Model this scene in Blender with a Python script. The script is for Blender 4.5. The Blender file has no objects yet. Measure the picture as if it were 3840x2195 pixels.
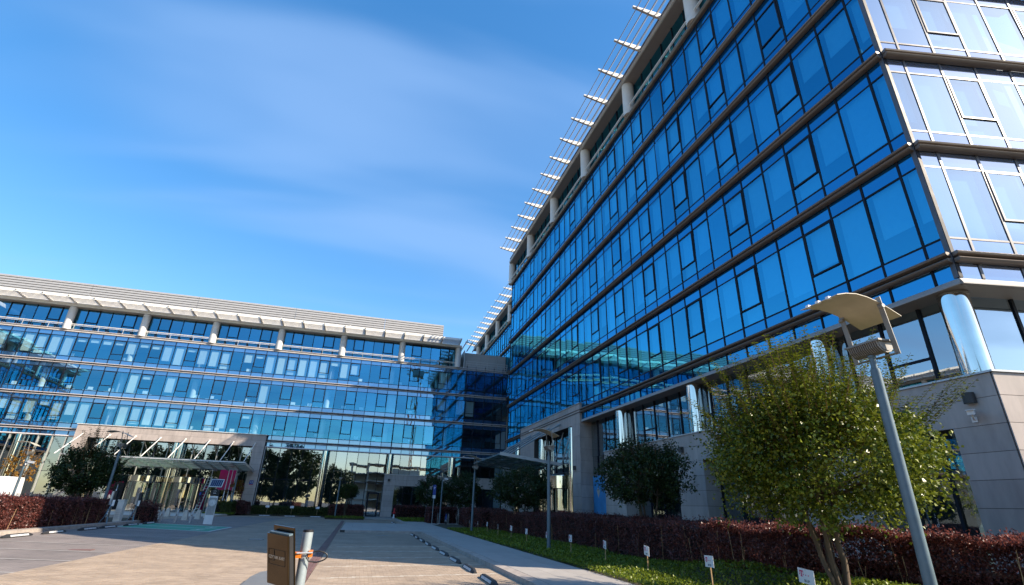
import bpy, bmesh, math, random
import numpy as np
from mathutils import Vector, Matrix

S = bpy.context.scene
C = S.collection
random.seed(11)
RNG = np.random.default_rng(7)
PI = math.pi
rad = math.radians

# ------------------------------------------------------------------ camera
cam = bpy.data.cameras.new('camera')
cam.sensor_width = 36.0
cam.lens = 17.726
cam.clip_start = 0.1
cam.clip_end = 4000
camo = bpy.data.objects.new('camera', cam)
C.objects.link(camo)
_y, _p, _r = rad(14.94), rad(23.127), rad(1.868)
_f = Vector((math.sin(_y)*math.cos(_p), math.cos(_y)*math.cos(_p), math.sin(_p)))
_rt = Vector((math.cos(_y), -math.sin(_y), 0))
_u = _rt.cross(_f)
_R = _rt*math.cos(_r) + _u*math.sin(_r)
_U = -_rt*math.sin(_r) + _u*math.cos(_r)
_m = Matrix((( _R.x, _U.x, -_f.x, 0), (_R.y, _U.y, -_f.y, 0), (_R.z, _U.z, -_f.z, 1.7), (0, 0, 0, 1)))
camo.matrix_world = _m
S.camera = camo

# ------------------------------------------------------------------ sky, sun, exposure
SUN_AZ, SUN_EL = rad(123.4), rad(33.5)
world = bpy.data.worlds.new('World')
S.world = world
world.use_nodes = True
nt = world.node_tree
bg = nt.nodes['Background']
bg.inputs['Strength'].default_value = 0.15
sk = nt.nodes.new('ShaderNodeTexSky')
sk.sky_type = 'NISHITA'
sk.sun_disc = False
sk.sun_elevation = SUN_EL
sk.sun_rotation = SUN_AZ
sk.air_density = 1.0
sk.dust_density = 0.5
sk.ozone_density = 1.0
hs = nt.nodes.new('ShaderNodeHueSaturation')
hs.inputs['Saturation'].default_value = 1.58
hs.inputs['Hue'].default_value = 0.503
hs.inputs['Value'].default_value = 1.14
gm_ = nt.nodes.new('ShaderNodeGamma'); gm_.inputs[1].default_value = 0.78
nt.links.new(sk.outputs[0], gm_.inputs[0]); nt.links.new(gm_.outputs[0], hs.inputs['Color'])
# thin cirrus streaks, laid on a high flat layer
tc = nt.nodes.new('ShaderNodeTexCoord')
sep = nt.nodes.new('ShaderNodeSeparateXYZ')
nt.links.new(tc.outputs['Generated'], sep.inputs[0])
def wmath(op, a, b):
    n = nt.nodes.new('ShaderNodeMath'); n.operation = op
    for i, v in enumerate((a, b)):
        if isinstance(v, (int, float)): n.inputs[i].default_value = v
        else: nt.links.new(v, n.inputs[i])
    return n.outputs[0]
zz = wmath('ADD', wmath('MAXIMUM', sep.outputs[2], 0.0), 0.18)
cx_ = wmath('DIVIDE', sep.outputs[0], zz)
cy_ = wmath('DIVIDE', sep.outputs[1], zz)
cmb = nt.nodes.new('ShaderNodeCombineXYZ')
nt.links.new(cx_, cmb.inputs[0]); nt.links.new(cy_, cmb.inputs[1])
mp = nt.nodes.new('ShaderNodeMapping')
mp.inputs['Rotation'].default_value = (0, 0, rad(52))
mp.inputs['Location'].default_value = (0.35, 0.9, 0)
mp.inputs['Scale'].default_value = (0.42, 1.5, 1)
nt.links.new(cmb.outputs[0], mp.inputs[0])
nz = nt.nodes.new('ShaderNodeTexNoise')
nz.inputs['Scale'].default_value = 1.5
nz.inputs['Detail'].default_value = 3.5
nz.inputs['Roughness'].default_value = 0.42
nz.inputs['Distortion'].default_value = 0.35
nt.links.new(mp.outputs[0], nz.inputs['Vector'])
mr = nt.nodes.new('ShaderNodeMapRange')
mr.interpolation_type = 'SMOOTHSTEP'
mr.inputs['From Min'].default_value = 0.44
mr.inputs['From Max'].default_value = 0.66
mr.inputs['To Max'].default_value = 0.45
nt.links.new(nz.outputs[0], mr.inputs[0])
mx = nt.nodes.new('ShaderNodeMix'); mx.data_type = 'RGBA'
nt.links.new(mr.outputs[0], mx.inputs[0])
nt.links.new(hs.outputs[0], mx.inputs[6])
mx.inputs[7].default_value = (1.30, 2.05, 3.4, 1)
nt.links.new(mx.outputs[2], bg.inputs['Color'])

sl = bpy.data.lights.new('sun', 'SUN')
sl.energy = 4.4
sl.angle = rad(0.5)
sl.color = (1.0, 0.87, 0.70)
so = bpy.data.objects.new('sun', sl)
C.objects.link(so)
sv = Vector((math.sin(SUN_AZ)*math.cos(SUN_EL), math.cos(SUN_AZ)*math.cos(SUN_EL), math.sin(SUN_EL)))
so.rotation_euler = sv.to_track_quat('Z', 'Y').to_euler()
so.location = sv*120

S.view_settings.view_transform = 'Standard'
S.view_settings.look = 'None'
S.view_settings.exposure = 1.15
S.view_settings.gamma = 1.0
S.view_settings.use_curve_mapping = False
S.render.engine = 'CYCLES'
S.cycles.max_bounces = 8
S.cycles.transparent_max_bounces = 12
S.cycles.glossy_bounces = 5
S.cycles.diffuse_bounces = 3
S.cycles.caustics_reflective = False
S.cycles.caustics_refractive = False
S.cycles.sample_clamp_indirect = 6.0
S.cycles.use_denoising = True

# ------------------------------------------------------------------ materials
MATS = {}
def newmat(name):
    m = bpy.data.materials.new(name); m.use_nodes = True
    MATS[name] = m
    return m, m.node_tree
def N(t, typ, **kw):
    n = t.nodes.new(typ)
    for k, v in kw.items():
        if k in n.inputs: n.inputs[k].default_value = v
        else: setattr(n, k, v)
    return n
def pos_vec(t, coord='pos'):
    if coord == 'pos':
        return N(t, 'ShaderNodeNewGeometry').outputs['Position']
    return N(t, 'ShaderNodeTexCoord').outputs['Object']
def pmat(name, col, rough=0.5, metal=0.0, var=0.15, scale=3.0, bump=0.0, bscale=40.0, island=0.0, spec=0.5, coat=0.0, stretch=(1, 1, 1), rvar=0.1, coord='pos', objvar=0.0):
    m, t = newmat(name)
    b = t.nodes['Principled BSDF']
    b.inputs['Metallic'].default_value = metal
    b.inputs['Specular IOR Level'].default_value = spec
    if coat: b.inputs['Coat Weight'].default_value = coat
    v = pos_vec(t, coord)
    mpn = N(t, 'ShaderNodeMapping'); mpn.inputs['Scale'].default_value = stretch
    t.links.new(v, mpn.inputs[0])
    nz = N(t, 'ShaderNodeTexNoise', Scale=scale, Detail=6.0, Roughness=0.62)
    t.links.new(mpn.outputs[0], nz.inputs['Vector'])
    src = nz.outputs[0]
    lo = [c*(1-var) for c in col]; hi = [min(1, c*(1+var)) for c in col]
    mix = N(t, 'ShaderNodeMix', data_type='RGBA')
    mrn = N(t, 'ShaderNodeMapRange'); mrn.inputs[1].default_value = 0.3; mrn.inputs[2].default_value = 0.7
    t.links.new(src, mrn.inputs[0])
    t.links.new(mrn.outputs[0], mix.inputs[0])
    mix.inputs[6].default_value = (*lo, 1); mix.inputs[7].default_value = (*hi, 1)
    out = mix.outputs[2]
    for amt, node, sock in ((island, 'ShaderNodeNewGeometry', 'Random Per Island'), (objvar, 'ShaderNodeObjectInfo', 'Random')):
        if amt:
            g = N(t, node)
            mr2 = N(t, 'ShaderNodeMapRange'); mr2.inputs[3].default_value = 1-amt; mr2.inputs[4].default_value = 1+amt
            t.links.new(g.outputs[sock], mr2.inputs[0])
            mul = N(t, 'ShaderNodeVectorMath', operation='SCALE')
            t.links.new(out, mul.inputs[0]); t.links.new(mr2.outputs[0], mul.inputs['Scale'])
            out = mul.outputs[0]
    t.links.new(out, b.inputs['Base Color'])
    mr3 = N(t, 'ShaderNodeMapRange'); mr3.inputs[3].default_value = max(0.02, rough-rvar); mr3.inputs[4].default_value = min(1, rough+rvar)
    t.links.new(src, mr3.inputs[0]); t.links.new(mr3.outputs[0], b.inputs['Roughness'])
    if bump:
        nb = N(t, 'ShaderNodeTexNoise', Scale=bscale, Detail=4.0)
        t.links.new(mpn.outputs[0], nb.inputs['Vector'])
        bn = N(t, 'ShaderNodeBump', Strength=1.0, Distance=bump)
        t.links.new(nb.outputs[0], bn.inputs['Height']); t.links.new(bn.outputs[0], b.inputs['Normal'])
    return m
def glassmat(name, refl, trans, base=0.2, ior=1.7, wave=0.0025, wscale=1.1, opaque=None, rough=0.0):
    """coated facade glass: a mirror share that grows towards grazing angles over a tinted see-through (or opaque backing) share"""
    m, t = newmat(name)
    t.nodes.remove(t.nodes['Principled BSDF'])
    out = t.nodes['Material Output']
    lw = N(t, 'ShaderNodeLayerWeight', Blend=0.5)
    fr = N(t, 'ShaderNodeMath', operation='POWER'); fr.inputs[1].default_value = 4.5
    t.links.new(lw.outputs['Facing'], fr.inputs[0])
    ml = N(t, 'ShaderNodeMath', operation='MULTIPLY_ADD')
    oi = N(t, 'ShaderNodeObjectInfo')                     # panes differ a little in coating
    vb = N(t, 'ShaderNodeMapRange'); vb.inputs[3].default_value = base*.86; vb.inputs[4].default_value = base*1.14
    t.links.new(oi.outputs['Random'], vb.inputs[0])
    ml.inputs[1].default_value = 1-base; t.links.new(vb.outputs[0], ml.inputs[2])
    t.links.new(fr.outputs[0], ml.inputs[0])
    gl = N(t, 'ShaderNodeBsdfGlossy', Roughness=rough); gl.inputs['Color'].default_value = (*refl, 1)
    geo = N(t, 'ShaderNodeNewGeometry')
    nz = N(t, 'ShaderNodeTexNoise', Scale=wscale, Detail=1.5, Roughness=0.4)
    t.links.new(geo.outputs['Position'], nz.inputs['Vector'])
    bn = N(t, 'ShaderNodeBump', Strength=1.0, Distance=wave)
    t.links.new(nz.outputs[0], bn.inputs['Height']); t.links.new(bn.outputs[0], gl.inputs['Normal'])
    if opaque:
        tr = N(t, 'ShaderNodeBsdfDiffuse'); tr.inputs['Color'].default_value = (*opaque, 1)
    else:
        tr = N(t, 'ShaderNodeBsdfTransparent'); tr.inputs['Color'].default_value = (*trans, 1)
    ms = N(t, 'ShaderNodeMixShader')
    t.links.new(ml.outputs[0], ms.inputs[0]); t.links.new(tr.outputs[0], ms.inputs[1]); t.links.new(gl.outputs[0], ms.inputs[2])
    t.links.new(ms.outputs[0], out.inputs['Surface'])
    return m
def leafmat(name, c1, c2, trans=0.35, rough=0.5, spec=0.4):
    m, t = newmat(name)
    b = t.nodes['Principled BSDF']; out = t.nodes['Material Output']
    g = N(t, 'ShaderNodeNewGeometry')
    mix = N(t, 'ShaderNodeMix', data_type='RGBA')
    mix.inputs[6].default_value = (*c1, 1); mix.inputs[7].default_value = (*c2, 1)
    t.links.new(g.outputs['Random Per Island'], mix.inputs[0])
    t.links.new(mix.outputs[2], b.inputs['Base Color'])
    b.inputs['Roughness'].default_value = rough
    b.inputs['Specular IOR Level'].default_value = spec
    tl = N(t, 'ShaderNodeBsdfTranslucent')
    t.links.new(mix.outputs[2], tl.inputs['Color'])
    ms = N(t, 'ShaderNodeMixShader'); ms.inputs[0].default_value = trans
    t.links.new(b.outputs[0], ms.inputs[1]); t.links.new(tl.outputs[0], ms.inputs[2])
    t.links.new(ms.outputs[0], out.inputs['Surface'])
    return m

BLUE = (0.42, 0.74, 1.0)
glassmat('glass_right', (0.11, 0.68, 1.0), (0.28, 0.74, 1.0), base=0.44, ior=1.5, wave=0.0018)
glassmat('glass_left', (0.15, 0.63, 1.0), (0.76, 0.95, 1.0), base=0.36, ior=1.42, wave=0.0014)
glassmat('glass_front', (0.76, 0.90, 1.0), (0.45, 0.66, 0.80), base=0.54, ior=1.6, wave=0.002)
glassmat('spandrel_right', (0.10, 0.60, 1.0), None, base=0.40, ior=1.5, wave=0.002, opaque=(0.002, 0.03, 0.11))
glassmat('spandrel_left', (0.42, 0.70, 1.0), None, base=0.40, ior=1.5, wave=0.0014, opaque=(0.035, 0.09, 0.19))
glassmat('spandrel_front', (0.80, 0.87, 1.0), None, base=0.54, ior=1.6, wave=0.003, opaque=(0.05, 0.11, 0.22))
glassmat('glass_lobby', (0.84, 0.90, 0.96), (0.45, 0.66, 0.68), base=0.40, ior=1.6, wave=0.0008)
glassmat('glass_clear', (0.85, 0.95, 0.95), (0.80, 0.92, 0.90), base=0.06, ior=1.5, wave=0.0005)
glassmat('glass_canopy', (0.80, 0.92, 0.88), (0.42, 0.55, 0.50), base=0.08, ior=1.5, wave=0.0005)
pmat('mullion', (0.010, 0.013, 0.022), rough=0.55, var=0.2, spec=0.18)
pmat('mullion_front', (0.10, 0.10, 0.115), rough=0.4, var=0.2, spec=0.5)  # same metal as mullion, lightened so the colour carries the sun glare
pmat('mullion_light', (0.42, 0.42, 0.38), rough=0.4, metal=0.2, var=0.1)
pmat('fin_right', (0.20, 0.165, 0.14), rough=0.42, metal=0.25, var=0.12, scale=1.2, stretch=(1, .15, 1))
pmat('fin_left', (0.66, 0.61, 0.59), rough=0.40, metal=0.15, var=0.08)
pmat('aluminium', (0.55, 0.55, 0.55), rough=0.38, metal=0.45, var=0.08)
pmat('white_metal', (0.72, 0.70, 0.66), rough=0.45, var=0.06)
pmat('slat_metal', (0.70, 0.67, 0.60), rough=0.42, var=0.06)
pmat('soffit', (0.34, 0.32, 0.30), rough=0.5, var=0.06)
pmat('screen', (0.36, 0.355, 0.35), rough=0.5, var=0.05, metal=0.1)
pmat('chrome', (0.74, 0.72, 0.67), rough=0.07, metal=1.0, var=0.06, rvar=0.03, scale=1.5, bump=0.0012, bscale=1.2)
pmat('column_paint', (0.66, 0.65, 0.63), rough=0.5, var=0.06)
pmat('stone', (0.41, 0.350, 0.315), rough=0.62, var=0.15, scale=2.6, bump=0.0012, bscale=90, objvar=0.09, stretch=(1, 1, .3))
pmat('stone_gap', (0.06, 0.055, 0.05), rough=0.9)
pmat('interior', (0.10, 0.13, 0.17), rough=0.8, var=0.1)
pmat('interior_dark', (0.035, 0.045, 0.05), rough=0.8, var=0.3, scale=0.8)
pmat('ceiling', (0.34, 0.37, 0.40), rough=0.8, var=0.05)
pmat('blind', (0.62, 0.62, 0.57), rough=0.75, var=0.05, objvar=0.10)
pmat('magenta', (0.62, 0.004, 0.12), rough=0.35, var=0.08)
pmat('black', (0.012, 0.012, 0.014), rough=0.5, var=0.2)
pmat('rubber', (0.022, 0.022, 0.024), rough=0.65, var=0.3, scale=14, bump=0.002, bscale=80)
pmat('reflector_white', (0.55, 0.56, 0.57), rough=0.4, var=0.18, scale=30)
pmat('white', (0.78, 0.78, 0.78), rough=0.45, var=0.05)
pmat('pole_grey', (0.105, 0.155, 0.185), rough=0.42, metal=0.1, var=0.12, scale=5)
pmat('pole_light', (0.28, 0.33, 0.35), rough=0.45, metal=0.2, var=0.08, scale=8)
pmat('lamp_sheet', (0.50, 0.45, 0.34), rough=0.5, metal=0.0, var=0.10, scale=4)
pmat('lamp_dark', (0.045, 0.042, 0.042), rough=0.5, metal=0.2, var=0.1)
pmat('cast_grey', (0.24, 0.23, 0.21), rough=0.5, metal=0.35, var=0.1)
pmat('slat_grey', (0.42, 0.43, 0.46), rough=0.4, metal=0.2, var=0.06)
pmat('inner_sheet', (0.40, 0.47, 0.58), rough=0.3, metal=0.3, var=0.08)
pmat('bronze', (0.075, 0.052, 0.028), rough=0.10, metal=0.9, var=0.06, scale=2, rvar=0.04)
pmat('orange', (0.75, 0.20, 0.02), rough=0.4, var=0.08)
pmat('wood', (0.42, 0.27, 0.13), rough=0.7, var=0.25, scale=30)
pmat('bark', (0.10, 0.07, 0.045), rough=0.85, var=0.4, scale=9, bump=0.01, bscale=18, stretch=(1, 1, .25))
pmat('twig', (0.16, 0.085, 0.035), rough=0.8, var=0.3)
pmat('paver', (0.35, 0.268, 0.195), rough=0.8, var=0.17, scale=1.1, bump=0.0025, bscale=120, island=0.13)
pmat('paver_single', (0.35, 0.268, 0.195), rough=0.8, var=0.17, scale=1.1, bump=0.0025, bscale=120, objvar=0.13)
pmat('paver_line', (0.50, 0.44, 0.36), rough=0.75, var=0.10, scale=9, bump=0.002, bscale=120, island=0.08)
pmat('paver_red', (0.17, 0.092, 0.08), rough=0.75, var=0.25, scale=9, bump=0.002, bscale=120, island=0.15)
pmat('paver_grey', (0.245, 0.205, 0.185), rough=0.8, var=0.14, scale=1.1, bump=0.0025, bscale=120, island=0.08)
pmat('slab', (0.355, 0.325, 0.295), rough=0.8, var=0.07, scale=2.0, bump=0.0015, bscale=150, objvar=0.05)
pmat('kerb', (0.36, 0.31, 0.27), rough=0.8, var=0.2, scale=5, bump=0.002, bscale=90, objvar=0.06)
pmat('concrete', (0.40, 0.37, 0.34), rough=0.85, var=0.14, scale=3, bump=0.004, bscale=40)
pmat('concrete_light', (0.56, 0.52, 0.45), rough=0.8, var=0.1, scale=4, bump=0.002, bscale=60)
pmat('soil', (0.055, 0.045, 0.025), rough=0.95, var=0.4, scale=6, bump=0.02, bscale=20)
pmat('asphalt', (0.07, 0.068, 0.066), rough=0.9, var=0.2, scale=2, bump=0.003, bscale=120)
pmat('green_paint', (0.004, 0.27, 0.165), rough=0.6, var=0.14, scale=3, bump=0.002, bscale=100)
pmat('white_paint', (0.62, 0.62, 0.60), rough=0.65, var=0.2, scale=12)
pmat('skin', (0.45, 0.27, 0.19), rough=0.55)
pmat('cloth_dark', (0.018, 0.02, 0.03), rough=0.8, var=0.3)
pmat('cloth_blue', (0.02, 0.06, 0.32), rough=0.7)
pmat('red', (0.50, 0.02, 0.025), rough=0.45)
pmat('blue_sign', (0.02, 0.06, 0.30), rough=0.4)
pmat('poster_blue', (0.035, 0.25, 0.52), rough=0.4, var=0.25, scale=0.8)
pmat('solar', (0.02, 0.025, 0.07), rough=0.12, var=0.3, scale=20, coat=0.5)
pmat('cable_blue', (0.10, 0.28, 0.42), rough=0.5)
pmat('text_grey', (0.62, 0.60, 0.55), rough=0.35, metal=0.6)
pmat('van_white', (0.70, 0.71, 0.72), rough=0.3, var=0.05, coat=0.4)
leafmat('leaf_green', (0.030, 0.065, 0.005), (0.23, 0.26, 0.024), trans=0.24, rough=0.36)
leafmat('leaf_dark', (0.016, 0.034, 0.008), (0.045, 0.075, 0.016), trans=0.22, rough=0.5)  # darker copy of the maple leaf, shade put into the colour
leafmat('leaf_purple', (0.050, 0.016, 0.015), (0.25, 0.080, 0.064), trans=0.42, rough=0.38, spec=0.6)
leafmat('leaf_box', (0.030, 0.050, 0.008), (0.075, 0.095, 0.014), trans=0.2)
leafmat('leaf_cover', (0.060, 0.105, 0.008), (0.24, 0.29, 0.020), trans=0.3, rough=0.45)
leafmat('leaf_autumn', (0.20, 0.10, 0.012), (0.36, 0.19, 0.03), trans=0.35)
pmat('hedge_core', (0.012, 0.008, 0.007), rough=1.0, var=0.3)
M = MATS

# ------------------------------------------------------------------ mesh helpers
class MB:
    def __init__(s): s.v = []; s.f = []
    def add(s, vs, fs):
        k = len(s.v); s.v += [tuple(x) for x in vs]; s.f += [tuple(i+k for i in f) for f in fs]; return s
    def box(s, x0, y0, z0, x1, y1, z1):
        return s.add([(x0,y0,z0),(x1,y0,z0),(x1,y1,z0),(x0,y1,z0),(x0,y0,z1),(x1,y0,z1),(x1,y1,z1),(x0,y1,z1)],
                     [(0,3,2,1),(4,5,6,7),(0,1,5,4),(1,2,6,5),(2,3,7,6),(3,0,4,7)])
    def obox(s, m, sx=1, sy=1, sz=1):
        vs = [m @ Vector((x*sx/2, y*sy/2, z*sz/2)) for x,y,z in ((-1,-1,-1),(1,-1,-1),(1,1,-1),(-1,1,-1),(-1,-1,1),(1,-1,1),(1,1,1),(-1,1,1))]
        return s.add(vs, [(0,3,2,1),(4,5,6,7),(0,1,5,4),(1,2,6,5),(2,3,7,6),(3,0,4,7)])
    def bar(s, p0, p1, w, h, up=(0,0,1)):
        p0, p1 = Vector(p0), Vector(p1); d = p1-p0; L = d.length; d.normalize()
        a = Vector(up).cross(d)
        if a.length < 1e-4: a = Vector((1,0,0)).cross(d)
        a.normalize(); b = d.cross(a)
        m = Matrix(((d.x,a.x,b.x,(p0.x+p1.x)/2),(d.y,a.y,b.y,(p0.y+p1.y)/2),(d.z,a.z,b.z,(p0.z+p1.z)/2),(0,0,0,1)))
        return s.obox(m, L, w, h)
    def tube(s, pts, rs, n=8, cap=True):
        pts = [Vector(p) for p in pts]
        if not isinstance(rs, (list, tuple)): rs = [rs]*len(pts)
        k = len(s.v); ref = Vector((0.31,0.21,0.93)) if abs((pts[-1]-pts[0]).normalized().z) < 0.9 else Vector((1,0,0))
        for i, p in enumerate(pts):
            d = (pts[min(i+1,len(pts)-1)]-pts[max(i-1,0)]).normalized()
            a = d.cross(ref).normalized(); b = d.cross(a)
            for j in range(n):
                t = 2*PI*j/n; s.v.append(tuple(p+(a*math.cos(t)+b*math.sin(t))*rs[i]))
        for i in range(len(pts)-1):
            for j in range(n):
                s.f.append((k+i*n+j, k+i*n+(j+1)%n, k+(i+1)*n+(j+1)%n, k+(i+1)*n+j))
        if cap:
            s.f.append(tuple(k+j for j in reversed(range(n)))); s.f.append(tuple(k+(len(pts)-1)*n+j for j in range(n)))
        return s
    def lathe(s, prof, n=16, c=(0,0,0)):
        k = len(s.v); c = Vector(c)
        for r, z in prof:
            for j in range(n):
                t = 2*PI*j/n; s.v.append((c.x+r*math.cos(t), c.y+r*math.sin(t), c.z+z))
        for i in range(len(prof)-1):
            for j in range(n): s.f.append((k+i*n+j, k+i*n+(j+1)%n, k+(i+1)*n+(j+1)%n, k+(i+1)*n+j))
        s.f.append(tuple(k+j for j in reversed(range(n)))); s.f.append(tuple(k+(len(prof)-1)*n+j for j in range(n)))
        return s
    def prism(s, poly, z0, z1):
        n = len(poly)
        return s.add([(x,y,z0) for x,y in poly]+[(x,y,z1) for x,y in poly],
                     [tuple(reversed(range(n))), tuple(range(n,2*n))]+[(i,(i+1)%n,n+(i+1)%n,n+i) for i in range(n)])
    def xform(s, m):
        s.v = [tuple(m @ Vector(p)) for p in s.v]; return s
    def mesh(s, name, mat, smooth=False):
        me = bpy.data.meshes.new(name); me.from_pydata(s.v, [], s.f)
        if smooth:
            me.polygons.foreach_set('use_smooth', [True]*len(me.polygons))
            me.set_sharp_from_angle(angle=rad(42))
        me.materials.append(M[mat] if isinstance(mat, str) else mat)
        return me
    def build(s, name, mat, parent=None, smooth=False):
        return put(name, s.mesh(name, mat, smooth), None, parent)

WM = {}
def put(name, me, mw=None, parent=None):
    o = bpy.data.objects.new(name, me); C.objects.link(o)
    mw = mw.copy() if mw is not None else Matrix.Identity(4)
    o.matrix_basis = mw
    if parent is not None:
        o.parent = parent
        o.matrix_parent_inverse = WM[parent.name].inverted()
    WM[o.name] = mw
    return o
def tag(o, label=None, cat=None, group=None, kind=None):
    if label: o['label'] = label
    if cat: o['category'] = cat
    if group: o['group'] = group
    if kind: o['kind'] = kind
    return o
def thing(name, label, cat, loc=(0,0,0), rz=0.0, group=None):
    o = put(name, None, Matrix.Translation(loc) @ Matrix.Rotation(rz, 4, 'Z'))
    return tag(o, label, cat, group)
def copy_thing(o, mw, label=None):
    """a copy of a thing with copies of its parts and sub-parts"""
    c = o.copy(); C.objects.link(c); c.matrix_basis = mw; WM[c.name] = mw.copy()
    if label: c['label'] = label
    for ch in list(o.children):
        d = ch.copy(); C.objects.link(d); pi = ch.matrix_parent_inverse.copy(); d.parent = c; d.matrix_parent_inverse = pi
        for g in list(ch.children):
            e = g.copy(); C.objects.link(e); pi = g.matrix_parent_inverse.copy(); e.parent = d; e.matrix_parent_inverse = pi
    return c
def TR(x, y, z=0, rz=0): return Matrix.Translation((x,y,z)) @ Matrix.Rotation(rz, 4, 'Z')
def gz(x, y):                     # the plaza rises a little towards the left kerb
    return min(max((-3-x)*.022, 0), .24)*min(max((66-y)/16, 0), 1)
def text_mesh(txt, size, mat, depth=0.002, align='CENTER'):
    cu = bpy.data.curves.new('text', 'FONT'); cu.body = txt; cu.size = size; cu.extrude = depth
    cu.align_x = align; cu.align_y = 'CENTER'; cu.resolution_u = 2
    o = bpy.data.objects.new('text', cu); C.objects.link(o)
    dg = bpy.context.evaluated_depsgraph_get()
    me = bpy.data.meshes.new_from_object(o.evaluated_get(dg)); bpy.data.objects.remove(o)
    me.materials.clear(); me.materials.append(M[mat]); return me
CAMP = Vector((0, 0, 1.7))
class Many:
    """alike pieces of one thing: the nearest `lim` as parts, the rest joined into one stuff part"""
    def __init__(s, name, parent, restname=None, lim=300): s.name, s.parent, s.lim, s.it, s.rest = name, parent, lim, [], restname or name
    def add(s, me, mw, kids=()): s.it.append(((mw.translation-CAMP).length, len(s.it), me, mw, kids))
    def flush(s):
        s.it.sort(key=lambda a: a[:2])
        for _, _, me, mw, kids in s.it[:s.lim]:
            o = put(s.name, me, mw, s.parent)
            for nm, km, kw in kids: put(nm, km, kw, o)
        by = {}
        for _, _, me, mw, kids in s.it[s.lim:]:
            by.setdefault(me.materials[0].name, []).append((me, mw))
            for nm, km, kw in kids: by.setdefault(km.materials[0].name, []).append((km, kw))
        for mn, L in by.items():
            b = MB()
            for me, mw in L: b.add([mw @ v.co for v in me.vertices], [tuple(p.vertices) for p in me.polygons])
            tag(b.build(s.rest, mn, s.parent), kind='stuff')
def soup(name, P, D, Nn, L, W, mat, parent, fold=0.18, stuff=True):
    """many small leaves: position P, growing direction D, normal Nn, length L, width W (numpy arrays)"""
    n = len(P)
    D = D/np.maximum(np.linalg.norm(D, axis=1, keepdims=True), 1e-6)
    B = np.cross(Nn, D); B /= np.maximum(np.linalg.norm(B, axis=1, keepdims=True), 1e-6)
    U = np.cross(D, B)
    L = np.broadcast_to(np.asarray(L, float), (n,))[:, None]; W = np.broadcast_to(np.asarray(W, float), (n,))[:, None]
    v = np.empty((n, 4, 3))
    v[:, 0] = P; v[:, 2] = P+D*L - U*L*0.15
    mid = P+D*L*0.5
    v[:, 1] = mid+B*W*0.5+U*W*fold; v[:, 3] = mid-B*W*0.5+U*W*fold
    me = bpy.data.meshes.new(name)
    me.vertices.add(n*4); me.vertices.foreach_set('co', v.reshape(-1))
    me.loops.add(n*4); me.loops.foreach_set('vertex_index', np.arange(n*4, dtype=np.int32))
    me.polygons.add(n); me.polygons.foreach_set('loop_start', np.arange(n, dtype=np.int32)*4)
    me.polygons.foreach_set('loop_total', np.full(n, 4, dtype=np.int32))
    me.update(); me.validate()
    me.materials.append(M[mat])
    o = put(name, me, None, parent)
    if stuff: tag(o, kind='stuff')
    return o
def rdirs(n):
    d = RNG.normal(size=(n, 3)); return d/np.linalg.norm(d, axis=1, keepdims=True)
# ------------------------------------------------------------------ facade kit
def unit_pane(mat, name='pane'):
    b = MB().add([(0,0,0),(1,0,0),(1,0,1),(0,0,1),(0,-.02,0),(1,-.02,0),(1,-.02,1),(0,-.02,1)],
                 [(0,3,2,1),(0,1,5,4),(1,2,6,5),(2,3,7,6),(3,0,4,7)])
    return b.mesh(name, mat)
UP = {}
def upane(mat, name='pane'):
    if mat not in UP: UP[mat] = unit_pane(mat, name)
    return UP[mat]
UB = {}
def ubox(mat):
    if mat not in UB:
        UB[mat] = MB().box(-.5,-.5,-.5,.5,.5,.5).mesh(mat, mat)
    return UB[mat]
class Frame:
    """a vertical plane: u along it, w outward, z up"""
    def __init__(s, org, d, n):
        s.o = Vector((org[0], org[1], 0)); s.d = Vector((d[0], d[1], 0)).normalized(); s.n = Vector((n[0], n[1], 0)).normalized()
        s.flip = s.d.cross(s.n).z < 0
    def p(s, u, w, z): return s.o+s.d*u+s.n*w+Vector((0,0,z))
    def pane(s, u0, z0, w, h, off=0.0, tilt=0.0):
        d, n, up = s.d, s.n, Vector((0,0,1))
        p = s.p(u0, off, z0)
        if s.flip: p = s.p(u0+w, off, z0); d = -d
        a, b = random.gauss(0, tilt), random.gauss(0, tilt)
        X = (d-n*a)*w; Y = n+d*a+up*b; Z = (up-n*b)*h
        return Matrix(((X.x,Y.x,Z.x,p.x),(X.y,Y.y,Z.y,p.y),(X.z,Y.z,Z.z,p.z),(0,0,0,1)))
    def box(s, u0, u1, w0, w1, z0, z1):
        """matrix for a unit box"""
        p = s.p((u0+u1)/2, (w0+w1)/2, (z0+z1)/2); d = -s.d if s.flip else s.d
        X = d*(u1-u0); Y = s.n*(w1-w0)
        return Matrix(((X.x,Y.x,0,p.x),(X.y,Y.y,0,p.y),(0,0,z1-z0,p.z),(0,0,0,1)))
    def extr(s, b, u0, u1, prof, m=0.0):
        n = len(prof)
        vs = [s.p(u0-w*m, w, z) for w, z in prof]+[s.p(u1, w, z) for w, z in prof]
        fs = [(i,(i+1)%n,n+(i+1)%n,n+i) for i in range(n)]+[tuple(reversed(range(n))), tuple(range(n,2*n))]
        return b.add(vs, fs)
    def solid(s, b, u0, u1, w0, w1, z0, z1): return s.extr(b, u0, u1, [(w0,z0),(w1,z0),(w1,z1),(w0,z1)])

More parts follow.
